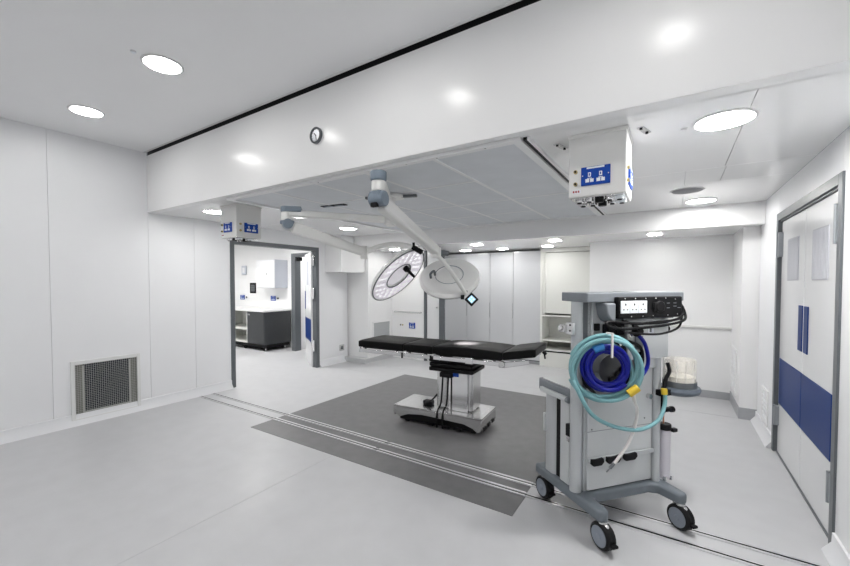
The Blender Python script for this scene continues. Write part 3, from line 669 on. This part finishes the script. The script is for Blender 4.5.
cy('grip', sc_c - CR * 0.085 + CU * 0.0, sc_c - CR * 0.085 + CU * 0.045, 0.018, M_BLACK, L1, 0.004, seg=14)
cy('yoke_knob', S_end + CU * 0.0, S_end + CU * 0.03 - CB * .01, 0.016, M_FRAME, L1, seg=12)
tb('back_grip', catmull([uv(3.93, 431, 278) - off, uv(3.90, 430.5, 274) - off, uv(3.91, 434, 271) - off, uv(3.96, 435, 275) - off], 5), 0.012, M_FRAME, L1, 10)
# second lamp
K2 = Vector((-3.0, 2.31, 0)); E2 = uv(3.85, 364, 252)
L2 = thing('operating_lamp', 'tilted round operating lamp showing its glass face and black handle', 'surgical lamp', (K2.x, K2.y, 0))
off = K2.copy()
flat_arm('horizontal_arm', HUB - off + Vector((0, 0, -0.245)) - (HUB - off).to_2d().normalized().to_3d() * .06, Vector((0, 0, 2.185)), 0.09, 0.085, 0.06, 0.06, M_LAMPW, L2)
MB().lathe([(.047, -.29), (.064, -.29), (.064, -.207), (.047, -.207)], 32, Matrix.Translation(HUB - off), closed=True).build('hub_collar', M_LAMPW, L2)
ad = (HUB - off); ad.z = 0; ad.normalize()
MB().cyl((0, 0, 2.195), (0, 0, 2.245), 0.055, seg=28).box((0, -0.055, 2.195), (0.13, 0.055, 2.245), Matrix.Rotation(math.atan2(ad.y, ad.x), 3, 'Z'), (0, 0, 2.22)).build('joint_cap', M_LAMPG, L2, 0.008)
cy('joint_body', (0, 0, 2.12), (0, 0, 2.194), 0.05, M_LAMPW, L2, 0.004, seg=28)
sd = (E2 - Vector((K2.x, K2.y, 2.09))).normalized(); side = sd.cross(Vector((0, 0, 1))).normalized()
MB().cyl(Vector((0.01, 0, 2.085)) - side * 0.055, Vector((0.01, 0, 2.085)) + side * 0.055, 0.045, seg=28).box((-0.045, -0.045, 2.085), (0.05, 0.045, 2.119)).build('spring_joint', M_LAMPG, L2, 0.006)
flat_arm('spring_arm', Vector((0, 0, 2.075)) + sd * 0.05, E2 - off, 0.085, 0.07, 0.11, 0.085, M_LAMPW, L2, 0.02)
e = E2 - off
cy('elbow', e + Vector((0, 0, -0.07)), e + Vector((0, 0, 0.06)), 0.035, M_LAMPW, L2, 0.006, seg=20)
hc1 = uv(3.80, 398.5, 275.5) - off
n1 = (CB * 0.33 + (CR * 0.70 - CU * 0.71) * 0.944).normalized()
yo = [e + Vector((0, 0, -0.01)), uv(3.88, 375, 248) - off, uv(3.90, 390, 244.5) - off, uv(3.80, 405, 245.5) - off, uv(3.64, 415, 248.5) - off]
tb('yoke_arm', catmull(yo, 7), 0.026, M_LAMPW, L2, 12)
pj = uv(3.88, 416, 249) - off
j_ = cy('pivot', uv(3.62, 412.5, 247) - off, uv(3.60, 422, 252.5) - off, 0.024, M_BLACK, L2, 0.004, seg=16)
cy('pivot_lever', uv(3.61, 414, 248) - off, uv(3.60, 413.5, 242.5) - off, 0.012, M_BLACK, j_, seg=12)
lamp_head(L2, hc1, n1, CR + CU, 0.335, False)

# ================================================================== operating table
T = thing('operating_table', 'black padded operating table on a steel pedestal base', 'operating table', (-2.0, 3.72, 0), R(5))
# base: steel shell with arched skirts
sh = [(-.64, .19), (.39, .19), (.39, .055), (.34, .045), (.30, .075), (.20, .105), (-.28, .125), (-.46, .105), (-.56, .065), (-.60, .09), (-.64, .10)]
b = MB()
b.box((-.64, -.26, .165), (.39, .21, .19))
for y0, y1 in ((-.26, -.245), (.195, .21)): b.prism(sh, 'y', y0, y1)
for x0, x1 in ((-.64, -.625), (.375, .39)): b.box((x0, -.25, .075), (x1, .20, .17))
base = b.build('base_shell', M_STEEL, T, 0.006)
bx('undercarriage', (-.58, -.225, .03), (.34, .175, .16), M_BLACK, T, 0.01)
for x in (-.50, .28):
    for y in (-.17, .12):
        c = cy('castor', (x, y - .02, .045), (x, y + .02, .045), .044, M_BLACKR, T, seg=20); cy('castor_hub', (x, y - .022, .045), (x, y + .022, .045), .02, M_STEEL, c, seg=12)
for x in (-.18, .0, .14): bx('foot_pedal', (x - .035, -.262, .03), (x + .035, -.20, .05), M_BLACK, T, 0.006)
for y in (-.16, -.03, .10): bx('end_bumper', (.389, y - .04, .05), (.40, y + .04, .085), M_BLACK, T, 0.004)
# column
bx('column', (-.17, -.13, .19), (.25, .13, .66), M_STEEL, T, 0.03, segs=4)
bx('column_sleeve', (-.02, -.15, .19), (.20, -.13, .63), M_CHROME, T, 0.006)
bx('blue_sticker', (.02, -.153, .555), (.10, -.1495, .60), M_SOCK, T)
for k in range(3): bx('bellows', (-.235 + .006 * (k % 2), -.19, .60 + k * .05), (.27 - .006 * (k % 2), .19, .645 + k * .05), M_BLACKR, T, 0.012)
bx('controller', (-.10, -.215, .70), (.02, -.165, .79), M_BLACK, T, 0.012); bx('cable_box', (-.10, -.205, .545), (.04, -.15, .60), M_BLACK, T, 0.01)
for k, x in enumerate((-.065, .0)):
    tb('cable', catmull([(x, -.19, .56), (x - .005, -.20, .40), (x - .012 + .03 * k * 0, -.215, .27), (x - .03, -.25, .205), (x - .035, -.275, .12), (x - .03, -.27, .03)], 6), 0.009, M_BLACK, T, 8)
tb('cable', catmull([(-.17, -.10, .33), (-.24, -.12, .25), (-.33, -.10, .21), (-.36, -.05, .215), (-.27, -.02, .22)], 6), 0.010, M_BLACK, T, 8)
bx('plug_block', (-.35, -.11, .19), (-.24, -.03, .235), M_BLACK, T, 0.012)
# top sections
def pad(x0, x1, z0, z1, dz=0.0, hump=0.0, nm='mattress_section'):
    nx, ny = 10, 8; b = MB(); bm = b.bm
    top = []; ys = [-.27 + .53 * j / ny for j in range(ny + 1)]
    xs_ = [x0 + (x1 - x0) * i / nx for i in range(nx + 1)]
    def lift(i, j):
        fx = i / nx; fy = j / ny
        e = min(fx, 1 - fx) * nx * 0.5; e2 = min(fy, 1 - fy) * ny * 0.7
        edge = min(1, e + .35) * 1.0; edge2 = min(1, e2 + .25)
        return -0.016 * (1 - edge * edge2) + dz * fx + hump * math.sin(math.pi * fx)
    A = [[bm.verts.new((x, y, z1 + lift(i, j))) for j, y in enumerate(ys)] for i, x in enumerate(xs_)]
    B = [[bm.verts.new((x, y, z0 + dz * i / nx)) for j, y in enumerate(ys)] for i, x in enumerate(xs_)]
    for G, fl_ in ((A, False), (B, True)):
        for i in range(nx):
            for j in range(ny):
                f = (G[i][j], G[i + 1][j], G[i + 1][j + 1], G[i][j + 1]); bm.faces.new(tuple(reversed(f)) if fl_ else f)
    for i in range(nx):
        bm.faces.new((A[i][0], B[i][0], B[i + 1][0], A[i + 1][0])); bm.faces.new((A[i][ny], A[i + 1][ny], B[i + 1][ny], B[i][ny]))
    for j in range(ny):
        bm.faces.new((A[0][j], A[0][j + 1], B[0][j + 1], B[0][j])); bm.faces.new((A[nx][j], B[nx][j], B[nx][j + 1], A[nx][j + 1]))
    return b.build(nm, M_MATT, T, 0.012, segs=3, ang=50)
pad(-1.12, -.515, .800, .886); pad(-.51, -.155, .800, .886); pad(-.15, .60, .800, .888, 0, 0.012)
pad(.605, .915, .800, .888, 0.055, 0, 'head_rest')
for x0, x1 in ((-1.08, -.53), (-.49, -.17), (-.13, .58)):
    bx('section_frame', (x0, -.235, .785), (x1, .225, .801), M_BLACK, T, 0.004)
    for y in (-.285, .265): 
        r_ = bx('side_rail', (x0, y - .008, .745), (x1, y + .008, .785), M_CHROME, T, 0.003)
        for xx in (x0 + .06, x1 - .06): bx('rail_spacer', (xx - .015, min(y, y - .012 if y > 0 else y + .03) , .755), (xx + .015, max(y, y + .03) if y < 0 else y, .79), M_STEEL, r_, 0.003)
for y in (-.285, .265):
    g = MB(); g.prism([(.63, .735), (.63, .785), (.86, .83), (.86, .79)], 'y', y - .008, y + .008); g.build('head_rail', M_CHROME, T, 0.003)
    MB().cyl((.605, y - .02, .765), (.605, y + .02, .765), .03, seg=20).box((.575, y - .014, .735), (.635, y + .014, .79)).build('head_joint', M_STEEL, T, 0.004)
    bx('rail_clamp', (.23, y - .016, .735), (.31, y + .016, .80), M_CHROME, T, 0.006)
    cy('clamp_knob', (-.50, y - .02, .73), (-.50, y - .02, .79), 0.010, M_BLACK, T, seg=12)
    cy('clamp_knob', (-.15, y - .02, .75), (-.15, y - .02, .79), 0.010, M_BLACK, T, seg=12)
    cy('rail_end_stop', (-1.085, y, .748), (-1.07, y, .80), 0.010, M_STEEL, T, seg=12)
bx('saddle', (-.20, -.16, .74), (.24, .16, .80), M_STEEL, T, 0.01)
MB().cyl((.885, .24, .83), (.915, .245, .80), .018, seg=12).cyl((.90, .24, .80), (.905, .25, .755), .009, seg=10).build('release_lever', M_BLACK, T)

# ================================================================== anaesthesia machine
A = thing('anaesthesia_machine', 'grey wheeled anaesthesia machine with blue and cyan hoses', 'anaesthesia machine', (-.344, 2.822, 0), math.atan2(.770, .638))
# base frame
bs = [(-.345, .345), (-.345, -.33), (-.275, -.33), (-.275, -.16), (.22, -.16), (.265, -.20), (.275, -.33), (.345, -.33), (.345, .345)]
poly = [(-.345, .355), (-.345, -.275), (-.335, -.298), (-.285, -.298), (-.272, -.275), (-.265, -.155), (-.22, -.125), (.20, -.125), (.245, -.155), (.262, -.275), (.275, -.298), (.320, -.298), (.332, -.275), (.345, .355)]
MB().prism(poly, 'z', .165, .235).build('base_frame', M_MBASE, A, 0.018, segs=4)
def caster(x, y):
    zc = .078
    wh = MB()
    wh.lathe([(.054, -.030), (.067, -.032), (.0765, -.024), (.0785, -.013), (.075, -.003), (.075, .003), (.0785, .013), (.0765, .024), (.067, .032), (.054, .030)], 32, Matrix.Translation((x, y, zc)) @ Matrix.Rotation(R(90), 4, 'Y'), closed=True)
    o = wh.build('wheel', M_BLACKR, A)
    for s in (-1, 1):
        MB().lathe([(0, s * .034), (.014, s * .034), (.017, s * .031), (.051, s * .030), (.057, s * .033), (.061, s * .026), (.054, s * .018)], 32, Matrix.Translation((x, y, zc)) @ Matrix.Rotation(R(90), 4, 'Y')).build('wheel_hub', M_HUB, o)
    cy('stem', (x, y, .14), (x, y, .168), .026, M_STEEL, o, seg=20)
    hd = MB().prism([(-.03, .075), (.03, .075), (.045, .12), (.05, .15), (-.03, .155), (-.05, .13)], 'x', x - .012, x + .012).build('fork_cover', M_STEEL, o, 0.004); hd.location = (0, y, 0)
    bx('brake_pedal', (x - .02, y - .10, .058), (x + .02, y - .062, .074), M_BLACK, o, 0.005)
for x in (-.30, .30):
    for y in (-.270, .295): caster(x, y)
# lower body
bx('lower_body', (-.285, -.085, .235), (.265, .255, .80), M_MBODY, A, 0.006)
bx('back_panel', (-.272, -.10, .245), (.245, -.085, .99), M_MBODY, A, 0.004)
bx('panel_seam', (-.272, -.1008, .615), (.245, -.0995, .619), M_MTOP, A)
for x, z in ((-.24, .63), (-.12, .64), (.18, .66)): cy('panel_screw', (x, -.103, z), (x, -.0995, z), .005, M_FRAME, A, seg=8)
MB().cyl((-.320, -.054, .235), (-.320, -.054, 1.43), .036, seg=28).build('corner_column', M_MCOL, A)
MB().cyl((.272, -.105, .235), (.272, -.105, 1.08), .026, seg=24).build('corner_column', M_MCOL, A)
MB().prism(rrect(-.33, .150, -.265, .268, .032), 'z', .235, .80).build('corner_column', M_MCOL, A)
bx('column_slot', (-.312, .104, .235), (-.27, .151, .79), M_BLACK, A)
MB().prism(rrect(-.322, .008, -.265, .105, .012), 'z', .235, .80).build('side_panel', M_MBODY, A)
bx('column_slot', (-.306, -.05, .235), (-.27, .009, .79), M_FRAME, A)
la = bx('side_latch', (-.35, -.045, .565), (-.318, .012, .645), M_BLACK, A, 0.006); bx('latch_tongue', (-.35, -.03, .535), (-.34, .0, .57), M_STEEL, la)
for z in (.50,): bx('column_clip', (-.335, .255, z), (-.31, .275, z + .13), M_MBODY, A, 0.004)
# work shelf
MB().prism(rrect(-.335, -.07, .335, .345, .03), 'z', .785, .862).build('work_shelf', M_MTOP, A, 0.006, segs=3)
MB().prism(rrect(-.315, -.05, .315, .325, .03), 'z', .862, .866).build('shelf_mat', M_MBODY, A)
tr = bx('side_handle', (-.362, .0, .785), (-.338, .28, .818), M_MBODY, A, 0.006); cy('handle_end', (-.352, -.03, .80), (-.352, .0, .80), .018, M_MTOP, tr, 0.004, seg=16)
# upper body
MB().prism([(-.27, -.085), (.255, -.085), (.255, .05), (-.16, .05), (-.27, -.05)], 'z', .80, 1.43).build('upper_body', M_MBODY, A, 0.004)
bx('column_slot', (-.300, -.085, .866), (-.244, -.05, 1.43), M_FRAME, A)
bx('upper_side_panel', (-.245, -.10, .99), (-.13, -.085, 1.43), M_MBODY, A, 0.004)
MB().prism(rrect(-.345, -.165, .432, .075, .015), 'z', 1.43, 1.487).build('top_shelf', M_MTOP, A, 0.005)
bx('top_tray', (.05, -.15, 1.487), (.36, .05, 1.491), M_MBODY, A, 0.001)
# side rail bracket on the upper column
br = bx('clamp_bracket', (-.372, -.078, 1.225), (-.352, -.015, 1.30), M_ALU, A, 0.003)
MB().box((-.392, -.025, 1.235), (-.358, .03, 1.285)).cyl((-.402, .012, 1.26), (-.362, .012, 1.26), .018, seg=14).build('clamp_block', M_STEEL, br, 0.004)
for z in (1.25, 1.285): cy('clamp_screw', (-.376, -.055, z), (-.371, -.055, z), .006, M_BLACK, br, seg=8)
# power strip
ps = bx('power_strip', (-.145, -.205, 1.33), (.365, -.165, 1.462), M_BLACK, A, 0.008)
MB().prism([(-.225, 1.425), (-.145, 1.425), (-.145, 1.30), (-.185, 1.315), (-.21, 1.35)], 'y', -.19, -.09).build('strip_bracket', M_MTOP, A, 0.012, segs=3)
bx('strip_mount', (-.14, -.166, 1.32), (.34, -.10, 1.44), M_MTOP, A, 0.004)
sp = bx('socket_panel', (-.132, -.211, 1.362), (.070, -.204, 1.438), M_PALEM, ps, 0.003)
for k in range(3):
    c = -.098 + k * .0670
    bx('socket_slot', (c - .004, -.2125, 1.410), (c + .004, -.2105, 1.422), M_BLACK, sp)
    for s in (-1, 1): bx('socket_slot', (c + s * .014 - .004, -.2125, 1.382), (c + s * .014 + .004, -.2105, 1.388), M_BLACK, sp)
    bx('socket_divider', (c + .0322, -.2118, 1.364), (c + .0332, -.2108, 1.436), M_MTOP, sp)
o = MB().cyl((.165, -.225, 1.40), (.165, -.204, 1.40), .035, seg=20).box((.12, -.22, 1.372), (.20, -.204, 1.428)).build('power_plug', M_BLACKR, ps, 0.005)
for x, z in ((-.10, 1.452), (-.02, 1.452), (.06, 1.452), (.14, 1.452), (.22, 1.452), (.30, 1.445), (-.05, 1.342), (.04, 1.342), (.12, 1.345), (.24, 1.345), (.32, 1.35)):
    cy('strip_screw', (x, -.2085, z), (x, -.204, z), .004, M_STEEL, ps, seg=8)
for x, z in ((.245, 1.42), (.245, 1.39), (.30, 1.40), (.30, 1.42), (.335, 1.39)): bx('marking', (x - .012, -.2065, z - .002), (x + .012, -.2045, z + .002), M_MTOP, ps)
# right-hand module box
mb = bx('module_box', (-.03, -.165, 1.065), (.30, -.10, 1.318), M_MBODY, A, 0.005)
bx('label', (.13, -.1665, 1.22), (.175, -.1645, 1.27), M_PALEM, mb); bx('label_mark', (.14, -.1672, 1.235), (.155, -.1662, 1.262), M_FRAME, mb)
cy('side_knob', (.30, -.14, 1.25), (.318, -.14, 1.25), .022, M_BLACK, mb, 0.003, seg=16)
bx('connector', (.02, -.172, 1.13), (.085, -.164, 1.215), M_FRAME, mb, 0.004); cy('port', (.055, -.18, 1.10), (.055, -.164, 1.10), .018, M_CHROME, mb, seg=16); cy('port', (.05, -.18, 1.065), (.05, -.164, 1.065), .018, M_FRAME, mb, seg=16)
bx('module_bracket', (.08, -.12, .99), (.26, -.09, 1.066), M_MBODY, A, 0.004)
bx('inlet_socket', (-.235, -.112, 1.25), (-.195, -.099, 1.295), M_BLACK, A, 0.004); bx('inlet_socket', (-.235, -.112, 1.18), (-.195, -.099, 1.23), M_BLACK, A, 0.004)
blk_ = MB()
for x0, x1, z0, z1, d in ((-.17, -.11, 1.20, 1.29, .05), (-.10, -.03, 1.22, 1.30, .04), (-.12, -.06, 1.14, 1.21, .06), (-.03, .02, 1.18, 1.26, .05), (-.16, -.13, 1.13, 1.18, .03), (-.05, .0, 1.10, 1.16, .05)): blk_.box((x0, -.10 - d, z0), (x1, -.10, z1))
blk_.build('connector_block', M_BLACK, A, 0.006)
for x, z in ((-.15, 1.23), (-.13, 1.27), (-.07, 1.27), (-.09, 1.17), (-.01, 1.22)): cy('connector_nut', (x, -.17, z), (x, -.14, z), .011, M_STEEL, A, seg=10)
# fan disc behind the hoses
cxh, czh = -.262, 1.045
MB().lathe([(0, -.03), (.13, -.03), (.165, -.015), (.165, .06)], 40, Matrix.Translation((-.15, -.10, 1.0)) @ Matrix.Rotation(R(-90), 4, 'X') @ Matrix.Scale(-1, 4, (0, 0, 1))).build('hose_drum', M_BLACK, A)
MB().lathe([(0, 0), (.085, 0), (.09, .004)], 32, Matrix.Translation((-.165, -.168, 1.02)) @ Matrix.Rotation(R(90), 4, 'X')).build('drum_plate', mat('dark_steel', (0.07, 0.072, 0.075), 0.35, 0.6), A)
for k, (x, z, r_) in enumerate(((-.11, .975, .028), (-.16, .96, .022), (-.08, 1.01, .02))): cy('drum_fitting', (x, -.185, z), (x, -.168, z), r_, M_BLACK, A, seg=14)
bx('drum_fitting', (-.16, -.18, .945), (-.08, -.168, .962), M_TUBEW, A, 0.004)
# hose coils hang from a hook, turned a little outwards
HN = Vector((-.42, -.907, 0)); HE = Vector((.907, -.42, 0)); HC = Vector((cxh, -.215, czh))
def coil(dx, dz, r0, turns, y0, dy, wob, ph, n=44):
    pts = []
    for k in range(int(n * turns) + 1):
        a = 2 * math.pi * k / n + ph
        rr = r0 + wob * math.sin(a * 1.37 + ph)
        pts.append(HC + HE * (dx + rr * math.cos(a)) + HN * (y0 + dy * k / n + .008 * math.sin(a * .61)) + Vector((0, 0, dz + rr * .98 * math.sin(a))))
    return pts
tb('blue_hose', coil(.012, .0, .124, 4.0, -.026, .013, .012, R(-40)), .0135, M_HBLUE, A, 12)
tb('blue_hose', coil(.018, .003, .100, 1.2, -.010, .008, .006, R(30)), .015, M_HBLUE, A, 12)
def cyan(pts, name='cyan_hose'):
    return tb(name, pts, .0122, M_CYAN, A, 12)
c1 = coil(.0, -.004, .190, 2.0, .0, .022, .011, R(200))
tail = catmull([c1[-1], Vector((-.435, -.20, .93)), Vector((-.34, -.215, .775)), Vector((-.165, -.215, .68)), Vector((.03, -.21, .64)),
                Vector((.19, -.195, .675)), Vector((.255, -.18, .75)), Vector((.268, -.175, .81)), Vector((.268, -.17, .835))], 9)
cyan(c1 + tail[1:])
cyan(coil(.004, -.002, .196, 1.4, -.012, .008, .006, R(20)))
cyan(coil(.004, -.012, .172, 1.7, -.01, .012, .018, R(90)))
MB().box((cxh - .004, -.285, czh + .07), (cxh + .008, -.275, czh + .215)).box((cxh - .004, -.285, czh + .205), (cxh + .008, -.235, czh + .215)).build('hose_strap', M_TUBEW, A, 0.002)
tb('hose_cuff', [q_ for q_ in coil(.012, .0, .134, 0.08, .025, .0, .0, R(100))], .022, mat('cuff_blue', (0.02, 0.17, 0.45), 0.35), A, 14)
yq = HC + HE * .150 + HN * .05 + Vector((0, 0, -.118))
yc = MB().cyl(yq - HE * .026 - Vector((0, 0, .020)), yq + HE * .026 + Vector((0, 0, .020)), .023, seg=16).build('yellow_connector', M_YEL, A, 0.004)
tb('white_tube', catmull([yq, yq + Vector((.02, .01, -.06)), (-.018, -.23, .77), (-.012, -.21, .67), (-.055, -.205, .565), (-.135, -.20, .47), (-.165, -.20, .447)], 8), .0095, M_TUBEW, A, 10)
MB().cyl((-.160, -.20, .45), (-.190, -.20, .425), .010, seg=12).cyl((-.190, -.20, .425), (-.215, -.20, .405), .004, seg=8).build('tube_tip', M_FRAME, A)
# blue cord, plug, black cables
tb('blue_cord', catmull([(.01, -.19, 1.235), (.06, -.20, 1.18), (.085, -.205, 1.10), (.09, -.20, 1.03), (.05, -.20, .975), (-.02, -.20, .93)], 8), .012, M_HBLUE, A, 10)
MB().cyl((-.02, -.205, 1.24), (.03, -.20, 1.255), .026, seg=16).box((-.02, -.215, 1.225), (.025, -.185, 1.275)).build('black_plug', M_BLACKR, A, 0.006)
tb('black_cable', catmull([(.36, -.19, 1.42), (.39, -.20, 1.36), (.36, -.22, 1.31), (.20, -.23, 1.285), (.0, -.235, 1.275), (-.16, -.235, 1.275), (-.24, -.22, 1.295), (-.22, -.21, 1.315), (-.08, -.225, 1.305), (.15, -.225, 1.30), (.33, -.215, 1.32)], 8), .0085, M_BLACK, A, 8)
tb('black_cable', catmull([(-.12, -.21, 1.325), (-.05, -.23, 1.30), (.1, -.232, 1.305), (.28, -.225, 1.315), (.36, -.21, 1.345), (.37, -.20, 1.40)], 8), .0085, M_BLACK, A, 8)
tb('black_cable', catmull([(.37, -.20, 1.35), (.32, -.22, 1.27), (.18, -.235, 1.235), (.04, -.235, 1.235), (-.12, -.23, 1.255), (-.2, -.21, 1.30)], 8), .007, M_BLACK, A, 8)
tb('black_cable', catmull([(-.06, -.23, 1.29), (-.02, -.225, 1.28), (.0, -.215, 1.26)], 6), .009, M_BLACK, A, 8)
tb('black_cable', catmull([(-.20, -.17, 1.22), (-.10, -.20, 1.20), (.04, -.19, 1.15), (.06, -.19, 1.05), (.03, -.185, .96), (-.08, -.185, .86), (-.2, -.185, .83)], 8), .010, M_BLACK, A, 8)
# lower rail with clips
rl = bx('hanging_rail', (-.275, -.118, .428), (.262, -.104, .455), M_MCOL, A, 0.003)
for x0, x1 in ((-.262, -.168), (-.145, -.035), (-.012, .095)):
    MB().prism([(x0, .425), (x0 + .015, .41), (x1 - .02, .41), (x1, .43), (x1 - .005, .455), (x0 + .04, .45), (x0, .455)], 'y', -.135, -.112).build('black_clip', M_BLACK, rl, 0.004)
cy('panel_knob', (.205, -.125, .805), (.205, -.10, .805), .016, M_STEEL, A, seg=14)
# absorber canister on tray
ax, ay = .455, -.12
MB().lathe([(0, .80), (.085, .80), (.125, .815), (.132, .835), (.125, .852), (.09, .856), (0, .856)], 36, Matrix.Translation((ax, ay, 0)) @ Matrix.Diagonal((1.0, .9, 1, 1))).build('absorber_tray', mat('tray_slate', (0.10, 0.12, 0.15), 0.4), A)
bx('tray_bracket', (.25, ay - .04, .81), (ax - .05, ay + .04, .85), M_BLACK, A, 0.004)
MB().lathe([(.095, .857), (.095, 1.03), (.09, 1.04), (.0, 1.042), (0, 1.036), (.086, 1.035), (.091, 1.028), (.091, .857)], 36, Matrix.Translation((ax, ay, 0)), closed=False).build('absorber_canister', M_CLEAR, A)
MB().lathe([(0, .858), (.088, .858), (.088, .925), (0, .93)], 32, Matrix.Translation((ax, ay, 0))).build('absorbent', M_ABS, A)
MB().lathe([(.0955, .857), (.099, .857), (.099, .895), (.0955, .895)], 36, Matrix.Translation((ax, ay, 0)), closed=True).build('canister_band', M_FRAME, A)
for k in range(12):
    a = 2 * math.pi * k / 12; p0 = (ax + .0955 * math.cos(a), ay + .0955 * math.sin(a))
    cy('canister_rib', (*p0, .896), (*p0, 1.03), .002, M_PEND, A, seg=6)
MB().tube(catmull([(.335, -.13, 1.02), (.33, -.15, .97), (.30, -.15, .92), (.272, -.16, .865)], 5), .012, 8).build('black_pipe', M_BLACK, A)
o = MB().cyl((.268, -.17, .825), (.268, -.165, .865), .019, seg=16).build('yellow_connector', M_YEL, A, 0.004)
# suction cylinder
sx_, sy_ = .355, -.10
cy('suction_cylinder', (sx_, sy_, .238), (sx_, sy_, .565), .036, M_SCYL, A, 0.006, seg=24)
cc = MB().cyl((sx_, sy_, .565), (sx_, sy_, .605), .040, seg=24).box((sx_ + .02, sy_ - .05, .555), (sx_ + .06, sy_ - .02, .58)).build('cylinder_cap', M_BLACK, A, 0.006)
cy('cylinder_rod', (sx_ - .01, sy_, .605), (sx_ - .01, sy_, .70), .005, M_COPPER, A, seg=8)
MB().cyl((sx_ - .02, sy_, .68), (sx_ - .02, sy_, .85), .018, seg=14).box((sx_ - .02, sy_ - .03, .69), (sx_ + .05, sy_ + .0, .715)).cyl((sx_ + .03, sy_ - .015, .70), (sx_ + .055, sy_ - .015, .70), .02, seg=12).build('valve_stem', M_BLACK, A, 0.003)
for dx in (-.025, .03): cy('cylinder_foot', (sx_ + dx, sy_ - .03, .234), (sx_ + dx, sy_ - .03, .262), .012, M_CHROME, A, seg=12)
